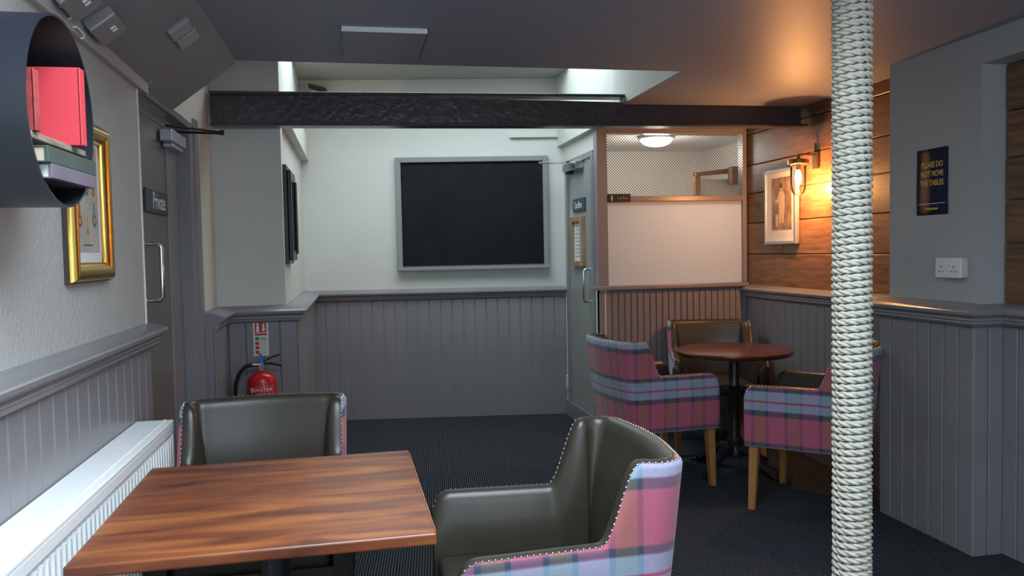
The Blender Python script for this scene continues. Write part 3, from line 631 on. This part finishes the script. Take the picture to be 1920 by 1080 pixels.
ht = thing('ceiling_hatch', 'square grey painted access hatch in the low ceiling', 'hatch', (0.140, 3.44, CZ))
MB().box(-0.165, 0.165, -0.245, 0.245, -0.014, 0.004).build('panel', 'ceil', ht, bev=0.002)
MB().box(-0.166, 0.166, -0.249, -0.244, -0.019, 0.0).build('edge_highlight', 'whitep', ht)  # white strip paints the window light caught on the near lip
for a in (MB().box(-0.172, -0.165, -0.252, 0.252, -0.003, 0.004), MB().box(0.165, 0.172, -0.252, 0.252, -0.003, 0.004), MB().box(-0.165, 0.165, 0.245, 0.252, -0.003, 0.004)): a.build('frame_edge', 'iron', ht)

# ------------------------------------------------------------------ radiator
rd = thing('radiator', 'long white panel radiator below the left dado rail', 'radiator', (-0.7065, 0.0, 0.0))
RZ = 0.79
MB().box(-0.062, 0.062, 0.2, 2.985, RZ-0.012, RZ).build('top_cover', 'white', rd, bev=0.003)
MB().box(0.050, 0.0615, 0.2, 2.985, RZ-0.045, RZ-0.010).build('front_lip', 'white', rd, bev=0.004)
MB().box(0.030, 0.036, 0.2, 2.984, RZ-0.004, RZ+0.002).build('top_seam', 'white', rd)
MB().box(-0.060, 0.060, 2.972, 2.985, 0.16, RZ-0.012).build('end_panel', 'white', rd, bev=0.003)
MB().box(-0.055, -0.045, 0.2, 2.97, 0.16, RZ-0.012).build('back_panel', 'white', rd)
rb = MB(); y = 0.25
rb.box(0.044, 0.050, 0.2, 2.972, 0.16, RZ-0.045)
rb.build('front_panel', 'white', rd)
rme = MB().prism([(0, -0.011), (0.007, -0.007), (0.007, 0.007), (0, 0.011)], 'z', 0.18, RZ-0.06).mesh('rib'); rme.materials.append(M['white'])
y = 2.955; cnt = 0
while y > 0.9:
    link('rib', rme, None, rd, (0.050, y, 0)); y -= 0.0335; cnt += 1
for yy in (0.5, 2.7): MB().box(-0.062, -0.05, yy-0.02, yy+0.02, 0.3, 0.7).build('bracket', 'white', rd)
for yy in (0.3, 2.9): MB().tube([(0, yy, 0.0), (0, yy, 0.17)], 0.008, 8).build('pipe', 'white', rd)

# ------------------------------------------------------------------ round wall shelf and books
DX, DY, DZ, DR = WL, 1.822, 1.666, 0.196
sh = thing('round_wall_shelf', 'round black metal wall shelf holding books', 'shelf', (DX, DY, DZ))
MB().lathe([(DR, 0.0), (DR, 0.2), (DR-0.005, 0.2), (DR-0.005, 0.006), (0.0, 0.006)], 72, (0, 0, 0), 'x').build('drum', 'drum', sh, smooth=True, angle=0.6)
MB().box(0.008, 0.185, -0.183, 0.183, -0.070, -0.056).build('shelf_board', 'shelfwood', sh, bev=0.002)
for yy in (-0.02,): MB().lathe([(0.004, 0), (0.003, 0.003), (0, 0.004)], 8, (0.10, -DR+0.0, -0.02), 'y').build('rivet', 'silver', sh)
def book(name, label, loc, dx, dy, dz, cover, pages, spine, group):
    # spine: which side carries the spine, '+x' lying or '-y' upright
    t = thing(name, label, 'book', loc, 0, group); ct = 0.003
    if spine == 'flat':       # lying, spine to +x, pages open to -y and +y ends
        MB().box(0, dx-0.004, 0.003, dy-0.003, ct, dz-ct).build('pages', pages, t)
        MB().box(0, dx, 0, dy, 0, ct).build('cover', cover, t, bev=0.001); MB().box(0, dx, 0, dy, dz-ct, dz).build('cover', cover, t, bev=0.001)
        MB().box(dx-0.005, dx+0.002, 0, dy, 0.0, dz).build('spine', cover, t, bev=0.0015)
    else:                     # standing, front cover to +x, spine at +y
        MB().box(ct, dx-ct, 0.004, dy-0.004, 0.003, dz-0.003).build('pages', pages, t)
        MB().box(dx-ct, dx, 0, dy, 0, dz).build('cover', cover, t, bev=0.001); MB().box(0, ct, 0, dy, 0, dz).build('cover', cover, t, bev=0.001)
        MB().box(0, dx, dy-0.004, dy+0.002, 0, dz).build('spine', cover, t, bev=0.0015)
    return t
bz = DZ-0.056
def upright(label, loc, dx, dy, dz, cover, pages):   # cover towards -y, spine at +x
    t = thing('hardback_book', label, 'book', loc, 0, 'books in the round shelf'); ct = 0.003
    MB().box(0.004, dx-0.004, ct, dy-ct, 0.003, dz-0.003).build('pages', pages, t)
    MB().box(0, dx, 0, ct, 0, dz).build('cover', cover, t, bev=0.001); MB().box(0, dx, dy-ct, dy, 0, dz).build('cover', cover, t, bev=0.001)
    MB().box(dx-0.004, dx+0.002, 0, dy, 0, dz).build('spine', cover, t, bev=0.0015)
upright('bright red hardback standing upright in the round shelf', (DX+0.035, DY+0.085, bz), 0.172, 0.030, 0.168, 'redbook', 'pages')
upright('worn dark red book at the near edge of the round shelf', (DX+0.045, DY-0.130, bz), 0.146, 0.024, 0.118, 'redbook2', 'pages')
book('hardback_book', 'dark green book lying on top of the purple one', (DX+0.075, DY-0.145, DZ-0.118), 0.14, 0.285, 0.032, 'greenbook', 'pages', 'flat', 'books in the round shelf')
book('hardback_book', 'purple grey book with white pages lying lowest', (DX+0.085, DY-0.128, DZ-0.147), 0.13, 0.260, 0.029, 'purplebook', 'pagesw', 'flat', 'books in the round shelf')

# ------------------------------------------------------------------ gold framed print
gf = thing('gold_picture', 'print of coloured medals in a deep gold frame', 'picture', (WL, 2.580, 1.533))
gw, gh = 0.184, 0.236
prof = [(0, 0), (0, 0.018), (0.005, 0.027), (0.016, 0.034), (0.030, 0.033), (0.043, 0.026), (0.049, 0.019), (0.053, 0.019), (0.056, 0.012), (0.056, 0.0)]
cor = [(-gw, -gh), (gw, -gh), (gw, gh), (-gw, gh)]; inn = [(1, 1), (-1, 1), (-1, -1), (1, -1)]
for i in range(4):
    a, b = cor[i], cor[(i+1) % 4]; ia, ib = inn[i], inn[(i+1) % 4]; m = MB(); n = len(prof)
    for (c_, d_) in ((a, ia), (b, ib)):
        for (wi, dp) in prof: m.v.append((dp, c_[0]+d_[0]*wi, c_[1]+d_[1]*wi))
    for k in range(n): k2 = (k+1) % n; m.f.append([k, k2, n+k2, n+k])
    m.f.append(list(range(n))); m.f.append(list(range(n, 2*n)))
    m.build('frame_rail', 'gold', gf, smooth=True, angle=0.8)
MB().box(0.0, 0.014, -gw-0.004, -gw, -gh-0.004, gh+0.004).build('dark_edge', 'golddark', gf); MB().box(0.0, 0.014, gw, gw+0.004, -gh-0.004, gh+0.004).build('dark_edge', 'golddark', gf)
MB().box(0.0, 0.014, -gw, gw, -gh-0.004, -gh).build('dark_edge', 'golddark', gf); MB().box(0.0, 0.014, -gw, gw, gh, gh+0.004).build('dark_edge', 'golddark', gf)
mt = MB().box(0.0, 0.008, -gw+0.054, gw-0.054, -gh+0.054, gh-0.054).build('mount', 'paper', gf)
pn = MB().box(0.008, 0.0088, -gw+0.068, gw-0.078, -gh+0.085, gh-0.068).build('print', 'beige', gf)
def rosette(y, z, r, c1, c2):
    MB().lathe([(r, 0.0088), (r, 0.0092), (0, 0.0092)], 12, (0, y, z), 'x').build('medal', c1, pn); MB().lathe([(r*0.5, 0.0092), (r*0.5, 0.0096), (0, 0.0096)], 10, (0, y, z), 'x').build('medal_centre', c2, pn)
for (y, z, r, c1_, c2_) in ((-0.10, -0.06, 0.024, 'pred', 'pgold'), (0.10, -0.055, 0.026, 'pblue', 'pgold'), (0.0, -0.09, 0.014, 'pgold', 'pred'), (0.0, 0.04, 0.03, 'pblue', 'pgold'), (-0.10, 0.06, 0.024, 'pblue', 'pred'), (0.10, 0.03, 0.016, 'pred', 'pgold'), (0.10, 0.12, 0.018, 'pgold', 'pblue'), (0, 0.13, 0.02, 'pred', 'pgold')):
    y *= 0.66; r *= 0.8
    rosette(y, z, r, c1_, c2_)
    MB().box(0.0088, 0.0092, y-0.005, y+0.005, z+r, z+r+0.035).build('ribbon', c1_, pn)
MB().box(0.0088, 0.0091, -0.04, 0.04, -0.132, -0.128).build('caption', 'sepiadark', pn)

# ------------------------------------------------------------------ rope wrapped column
rc = thing('rope_column', 'floor to ceiling column wound with pale natural rope', 'column', (1.490, 2.2, 0.0))
MB().lathe([(0.040, 0), (0.040, CZ)], 24).build('core', 'iron', rc, smooth=True)
rp = 0.0222; rcent = 0.0485; strand = 0.0062; soff = 0.0056; turns = CZ/rp; per = 56
steps = int(turns*per); tw = 2*PI*2.62/per      # strand twist per step
for sidx in range(3):
    vs = []; fs = []; sides = 5
    for i in range(0, steps, 1):
        th = 2*PI*i/per; zc = min(rp*i/per+0.003, CZ-0.003); ph = -i*2*PI*3.7/per+2*PI*sidx/3
        er = Vector((math.cos(th), math.sin(th), 0)); ez = Vector((0, 0, 1))
        c_ = er*(rcent+soff*math.cos(ph))+ez*(zc+soff*math.sin(ph)*0.95)
        for k in range(sides):
            a = 2*PI*k/sides+ph; q = c_+er*(strand*math.cos(a))+ez*(strand*math.sin(a)); vs.append(q)
    nst = len(vs)//sides
    for i in range(nst-1):
        for k in range(sides):
            k2 = (k+1) % sides; fs.append((i*sides+k, i*sides+k2, (i+1)*sides+k2, (i+1)*sides+k))
    me = bpy.data.meshes.new('rope_strand'); me.from_pydata(vs, [], fs); me.polygons.foreach_set('use_smooth', [True]*len(fs)); me.update()
    link('rope_strand', me, M['rope'], rc)

# ------------------------------------------------------------------ poster, socket on the pier
ps2 = thing('notice_poster', 'curling navy poster asking not to move tables', 'poster', (2.62, 3.26, 1.64))
pv = MB(); nz = 12
for i in range(nz+1):
    zz = -0.152+0.304*i/nz; cx = -0.0015-0.0015*math.sin(PI*i/nz*1.0)-0.001*math.sin(2*PI*i/nz)
    for (yy, dz) in ((-0.102, 0.0), (0.102, -0.0)): pv.v.append((cx, yy, zz))
for i in range(nz): pv.f.append([2*i, 2*i+1, 2*i+3, 2*i+2])
po_ = pv.build('sheet', 'navy', ps2, smooth=True); po_.modifiers.new('t', 'SOLIDIFY').thickness = 0.0006
def cxz(zz): u = (zz+0.152)/0.304; return -0.0015-0.0015*math.sin(PI*u)-0.001*math.sin(2*PI*u)-0.0008
for (s_, zz) in (('PLEASE DO', 0.078), ('NOT MOVE', 0.036), ('THE TABLES', -0.006)):
    text(s_, 0.036, 'goldletter', ps2, (cxz(zz)-0.0005, 0, zz), ROT_NEGX, sx=0.78, off=0.0008)
MB().box(cxz(-0.10)-0.002, cxz(-0.10), -0.085, 0.085, -0.1015, -0.0985).build('rule', 'letter', ps2)
MB().box(cxz(-0.124)-0.0015, cxz(-0.124)-0.0005, -0.04, 0.04, -0.128, -0.120).build('small_print', 'goldletter', ps2)
s3 = thing('wall_socket', 'white double socket on a cream box below the poster', 'socket', (2.62, 3.115, 1.247))
MB().box(-0.030, 0, -0.075, 0.070, -0.043, 0.043).build('back_box', 'creamp', s3, bev=0.002)
fp = MB().box(-0.040, -0.028, -0.076, 0.074, -0.044, 0.044).build('face_plate', 'whitep', s3, bev=0.002)
for dy in (-0.038, 0.038):
    for (hy, hz, a, b) in ((0, 0.004, 0.002, 0.005), (-0.011, -0.016, 0.004, 0.002), (0.011, -0.016, 0.004, 0.002)): MB().box(-0.0408, -0.0398, dy+hy-a, dy+hy+a, hz-b, hz+b).build('pin_hole', 'black', fp)
for dy in (-0.014, 0.014): MB().box(-0.043, -0.0398, dy-0.008, dy+0.008, 0.010, 0.026).build('switch', 'whitep', fp, bev=0.001)

# ------------------------------------------------------------------ wall lantern
LX, LY, LZ = 2.70, 4.53, 1.79
lm = thing('wall_lantern', 'lit brass lantern with glass shade on the timber wall', 'lamp', (LX, LY, LZ))
MB().lathe([(0.0, 0.122), (0.012, 0.122), (0.014, 0.105), (0.05, 0.100), (0.062, 0.095), (0.064, 0.072), (0.058, 0.070), (0.0, 0.072)], 28).build('cap', 'brass', lm, smooth=True, angle=0.6)
MB().lathe([(0.047, 0.072), (0.048, 0.0), (0.047, -0.06), (0.042, -0.090), (0.030, -0.112), (0.012, -0.123), (0.0, -0.125)], 28).build('glass_shade', 'glass', lm, smooth=True)
MB().lathe([(0.0, 0.072), (0.014, 0.070), (0.014, 0.035), (0.0, 0.034)], 14).build('bulb_holder', 'brass', lm, smooth=True)
MB().lathe([(0.009, 0.036), (0.019, 0.005), (0.021, -0.02), (0.016, -0.045), (0.0, -0.056)], 16).build('bulb', 'filament', lm, smooth=True)
MB().tube([(0, 0, 0.12), (0, 0, 0.128), (0.03, 0, 0.13), (0.115, 0, 0.128)], 0.007, 8).build('arm', 'brass', lm, smooth=True)
MB().box(0.108, 0.126, -0.022, 0.022, 0.04, 0.145).build('wall_plate', 'brass', lm, bev=0.003)
MB().tube([(0.116, 0, 0.14), (0.116, 0, 0.20)], 0.006, 6).build('conduit', 'golddark', lm)
pl_ = bpy.data.lights.new('wall_lantern_glow', 'POINT'); pl_.energy = 28; pl_.color = (1.0, 0.44, 0.16); pl_.shadow_soft_size = 0.02
plo = bpy.data.objects.new('wall_lantern_glow', pl_); C.objects.link(plo); plo.location = (LX, LY, LZ-0.075)
# portrait beside it
pc = thing('framed_portrait', 'silver framed sepia portrait of a standing sportsman by the lantern', 'picture', (2.828, 4.935, 1.622))
fw_, fh_ = 0.203, 0.252
for a in (MB().box(-0.028, 0, -fw_, -fw_+0.022, -fh_, fh_), MB().box(-0.028, 0, fw_-0.022, fw_, -fh_, fh_), MB().box(-0.028, 0, -fw_+0.022, fw_-0.022, fh_-0.022, fh_), MB().box(-0.028, 0, -fw_+0.022, fw_-0.022, -fh_, -fh_+0.022)): a.build('frame_rail', 'silver', pc, bev=0.004)
MB().box(-0.010, 0, -fw_+0.02, fw_-0.02, -fh_+0.02, fh_-0.02).build('mount', 'paper', pc)
pr_ = MB().box(-0.0112, -0.010, -0.125, 0.125, -0.155, 0.195).build('print', 'sepia', pc)
MB().prism([(0.03, -0.11), (0.012, -0.11), (0.006, -0.02), (-0.004, -0.11), (-0.026, -0.11), (-0.034, 0.02), (-0.040, 0.07), (-0.022, 0.105), (0.024, 0.105), (0.052, 0.05), (0.075, 0.045), (0.078, 0.03), (0.034, 0.028)], 'x', -0.0120, -0.0112).build('figure_silhouette', 'sepialight', pr_)
MB().lathe([(0.018, -0.0120), (0.018, -0.0112)], 14, (0, 0.002, 0.125), 'x').build('figure_head', 'sepialight', pr_)
MB().lathe([(0.019, -0.0124), (0.019, -0.0120)], 14, (0, 0.002, 0.138), 'x').build('figure_cap', 'sepiadark', pr_)
MB().box(-0.012, -0.0112, 0.05, 0.075, -0.13, -0.05).build('stump', 'sepialight', pr_)

# ------------------------------------------------------------------ tub chairs
def make_chair(name, label, loc, facing, group):
    # local frame: +y is the sitter's forward direction
    t = thing(name, label, 'chair', loc, facing-PI/2, group)
    zb, za, zt, th = 0.335, 0.645, 0.842, 0.068
    wf, wb, yf, yb, rc_ = 0.302, 0.270, 0.265, -0.255, 0.060
    pts = []
    NA = 44
    for i in range(NA+1): f = i/NA; pts.append((-wf+(wf-wb)*f, yf+(yb+rc_-yf)*f))
    for i in range(1, 11): a = PI+PI/2*i/10; pts.append((-wb+rc_+rc_*math.cos(a), yb+rc_+rc_*math.sin(a)))
    nb_ = 13
    xl = -wb+rc_
    for i in range(1, nb_): f = i/nb_; x = xl+(-2*xl)*f; pts.append((x, yb-0.022*math.sin(PI*f)))
    for i in range(0, 11): a = -PI/2+PI/2*i/10; pts.append((wb-rc_+rc_*math.cos(a), yb+rc_+rc_*math.sin(a)))
    for i in range(1, NA+1): f = i/NA; pts.append((wb+(wf-wb)*f, yb+rc_+(yf-yb-rc_)*f))
    P = [Vector(p) for p in pts]; n = len(P)
    nor = []
    for i in range(n):
        d = (P[min(i+1, n-1)]-P[max(i-1, 0)]).normalized(); nor.append(Vector((-d.y, d.x))*-1)
    # outward must point away from centre
    for i in range(n):
        if nor[i].dot(P[i]-Vector((0, 0.05))) < 0: nor[i] = -nor[i]
    arc = [0]
    for i in range(1, n): arc.append(arc[-1]+(P[i]-P[i-1]).length)
    def top(i):
        y = P[i].y
        u = min(1, max(0, (-0.085-y)/0.100)); u = u*u*(3-2*u); z = za+(zt-za)*u
        d = yf-y; r = 0.055
        if d < r: z -= r-math.sqrt(max(0, r*r-(r-d)**2))
        return z
    def lean(i, z):
        y = P[i].y; u = min(1, max(0, (-0.05-y)/0.2)); return (0.008+0.052*u*abs(nor[i].y))*max(0, (z-zb)/(zt-zb))**1.3
    # outer tartan skin
    vs = []; fs = []; uvs = []; rows = 9
    for i in range(n):
        T = top(i)-0.012
        for k in range(rows):
            z = zb+(T-zb)*k/(rows-1); q = P[i]+nor[i]*(lean(i, z)+0.006*math.sin(PI*k/(rows-1))); vs.append((q.x, q.y, z)); uvs.append((arc[i]+0.03, z))
        for (d_, h_) in ((0.003, -0.004), (0.012, 0.000)):
            q = P[i]+nor[i]*(lean(i, T)-d_); vs.append((q.x, q.y, top(i)+h_)); uvs.append((arc[i]+0.03, T+0.006+d_))
    rows += 2
    for i in range(n-1):
        for k in range(rows-1): fs.append((i*rows+k, (i+1)*rows+k, (i+1)*rows+k+1, i*rows+k+1))
    me = bpy.data.meshes.new('outer_upholstery'); me.from_pydata(vs, [], fs)
    ul = me.uv_layers.new(name='UVMap')
    for l in me.loops: ul.data[l.index].uv = uvs[l.vertex_index]
    me.polygons.foreach_set('use_smooth', [True]*len(fs)); me.update(); me.validate()
    tag(link('outer_upholstery', me, M['plaid'], t), 'tartan wool outer cover')
    # inner leather skin: from the outer top edge over a rolled top down to the seat
    vs = []; fs = []; prof = []
    SEC = [(0.012, 0.000), (0.020, 0.005), (0.030, 0.006), (0.040, 0.003), (0.049, -0.006), (0.055, -0.018), (0.059, -0.032), (0.062, -0.048)]
    inner = 7; cols = len(SEC)+inner
    for i in range(n):
        T = top(i); lo_ = lean(i, T)
        for (d_, h_) in SEC:
            q = P[i]+nor[i]*(lo_-d_); vs.append((q.x, q.y, T+h_))
        z0 = T-0.048
        for k in range(1, inner+1):
            z = z0+(0.40-z0)*k/inner; u = k/inner
            q = P[i]+nor[i]*(lean(i, z)-0.062-0.014*math.sin(PI*u)); vs.append((q.x, q.y, z))
    for i in range(n-1):
        for k in range(cols-1): fs.append((i*cols+k, i*cols+k+1, (i+1)*cols+k+1, (i+1)*cols+k))
    me = bpy.data.meshes.new('inner_upholstery'); me.from_pydata(vs, [], fs); me.polygons.foreach_set('use_smooth', [True]*len(fs)); me.update()
    tag(link('inner_upholstery', me, M['leather'], t), 'dark leather inner back and arms')
    # arm fronts: leather panel closing each end of the shell
    for i in (0, n-1):
        T = top(i); lo_ = lean(i, T); m = MB(); poly = []
        sgn = 1 if P[i].x > 0 else -1; ox = P[i].x
        poly = [(ox, zb), (ox+sgn*lo_, T-0.012), (ox+sgn*(lo_-0.003), T-0.004)]+[(ox+sgn*(lo_-d_), T+h_) for (d_, h_) in SEC]+[(ox-sgn*0.062, 0.40), (ox-sgn*0.062, zb)]
        m.prism(poly, 'y', yf-0.004, yf+0.005).build('arm_front', 'leather', t, bev=0.003, smooth=True, angle=0.9)
    # seat cushion and base rail
    m = MB(); sp_ = [(-wf+th, yf-0.005), (wf-th, yf-0.005), (wb-th+0.004, yb+th+0.03), (-wb+th-0.004, yb+th+0.03)]
    m.prism([(p_[0], p_[1]) for p_ in sp_], 'z', 0.395, 0.470).build('seat_cushion', 'leather', t, bev=0.02, smooth=True, segs=3, angle=1.2)
    m = MB(); m.prism([(-wf+0.02, yf), (wf-0.02, yf), (wb-0.02, yb+0.02), (-wb+0.02, yb+0.02)], 'z', zb, 0.40).build('seat_rail', 'leather', t)
    # nail head trim along the outer top edge and down the arm fronts
    line = []
    for i in range(n): T = top(i); q = P[i]+nor[i]*(lean(i, T)-0.012); line.append(Vector((q.x, q.y, T+0.001)))
    pre = [Vector((line[0].x, line[0].y, zb+0.02+(line[0].z-zb-0.02)*k/12)) for k in range(12)]; post = [Vector((line[-1].x, line[-1].y, zb+0.02+(line[-1].z-zb-0.02)*k/12)) for k in range(11, -1, -1)]
    line = pre+line+post; st = MB(); acc = 0; r = 0.0046; nxt = 0
    for i in range(1, len(line)):
        d = line[i]-line[i-1]; L_ = d.length
        while nxt <= acc+L_:
            c_ = line[i-1]+d*((nxt-acc)/max(L_, 1e-9)); b = len(st.v)
            for (dx, dy, dz) in ((r, 0, 0), (-r, 0, 0), (0, r, 0), (0, -r, 0), (0, 0, r), (0, 0, -r)): st.v.append((c_.x+dx, c_.y+dy, c_.z+dz))
            for f in ((0, 2, 4), (2, 1, 4), (1, 3, 4), (3, 0, 4), (2, 0, 5), (1, 2, 5), (3, 1, 5), (0, 3, 5)): st.f.append([b+j for j in f])
            nxt += 0.0155
        acc += L_
    o = st.build('nail_head_trim', 'chrome', t, smooth=True, angle=3); o['kind'] = 'stuff'
    # legs
    for (x, y, sx_, sy_) in ((-0.262, 0.225, -0.01, 0.012), (0.262, 0.225, 0.01, 0.012), (-0.215, -0.205, -0.01, -0.03), (0.215, -0.205, 0.01, -0.03)):
        a, b = 0.0235, 0.0165; h = zb+0.005
        MB().quadbox([(x+sx_-b, y+sy_-b, 0), (x+sx_+b, y+sy_-b, 0), (x+sx_+b, y+sy_+b, 0), (x+sx_-b, y+sy_+b, 0), (x-a, y-a, h), (x+a, y-a, h), (x+a, y+a, h), (x-a, y+a, h)]).build('leg', 'leg', t, bev=0.002)
    return t
D = math.radians
make_chair('tub_chair', 'tartan and leather tub chair at the right of the near table', (0.475, 2.085, 0), D(180), 'tartan tub chairs')
make_chair('tub_chair', 'tub chair on the far side of the square table beside the radiator', (-0.333, 2.755, 0), D(270), 'tartan tub chairs')
make_chair('tub_chair', 'tub chair with its tartan back to the room left of the round table', (1.697, 4.455, 0), D(8), 'tartan tub chairs')
make_chair('tub_chair', 'tub chair right of the round table partly behind the rope column', (2.345, 3.80, 0), D(134), 'tartan tub chairs')
make_chair('tub_chair', 'tub chair against the boarded partition behind the round table', (2.365, 5.03, 0), D(254), 'tartan tub chairs')

# ------------------------------------------------------------------ tables
tb = thing('square_table', 'square mahogany pub table in the foreground', 'table', (-0.2235, 2.12, 0), 0.0145)
TZ = 0.742
MB().box(-0.378, 0.378, -0.385, 0.385, TZ-0.027, TZ).build('table_top', 'maho', tb, bev=0.005, segs=3)
MB().box(0.372, 0.3788, -0.36, 0.37, TZ-0.008, TZ-0.003).build('worn_edge', 'worn', tb)
MB().box(-0.25, 0.25, -0.25, 0.25, TZ-0.05, TZ-0.027).build('under_plate', 'iron', tb)
MB().lathe([(0.036, 0.04), (0.036, TZ-0.05)], 20).build('column', 'iron', tb, smooth=True)
MB().lathe([(0.0, 0.0), (0.21, 0.0), (0.21, 0.012), (0.06, 0.035), (0.04, 0.06), (0, 0.06)], 32).build('base', 'iron', tb, smooth=True, angle=0.6)
rt = thing('round_table', 'round mahogany pedestal table in the far corner', 'table', (2.235, 4.475, 0))
MB().lathe([(0, TZ-0.03), (0.335, TZ-0.03), (0.345, TZ-0.022), (0.349, TZ-0.010), (0.346, TZ-0.002), (0.34, TZ), (0, TZ)], 64).build('table_top', 'maho2', rt, smooth=True, angle=0.6)
MB().lathe([(0.0, 0.08), (0.055, 0.09), (0.06, 0.13), (0.04, 0.16), (0.048, 0.19), (0.034, 0.22), (0.031, 0.5), (0.042, 0.52), (0.031, 0.54), (0.031, TZ-0.06), (0.06, TZ-0.045), (0.16, TZ-0.03), (0, TZ-0.03)], 24).build('column', 'iron', rt, smooth=True, angle=0.8)
for k in range(4):
    a = D(28+90*k); e = Vector((math.cos(a), math.sin(a), 0)); m = MB()
    m.tube([Vector((0, 0, 0.13))+e*0.03, Vector((0, 0, 0.135))+e*0.09, Vector((0, 0, 0.105))+e*0.15, Vector((0, 0, 0.06))+e*0.20, Vector((0, 0, 0.03))+e*0.25, Vector((0, 0, 0.025))+e*0.29], [0.035, 0.034, 0.030, 0.026, 0.026, 0.018], 8)
    ft = m.build('foot', 'iron', rt, smooth=True)
    for s_ in (-1, 0, 1):
        e2 = Vector((math.cos(a+s_*0.10), math.sin(a+s_*0.10), 0)); MB().tube([Vector((0, 0, 0.028))+e2*0.265, Vector((0, 0, 0.022))+e2*0.295, Vector((0, 0, 0.008))+e2*0.31], [0.013, 0.011, 0.006], 6).build('claw', 'iron', ft, smooth=True)
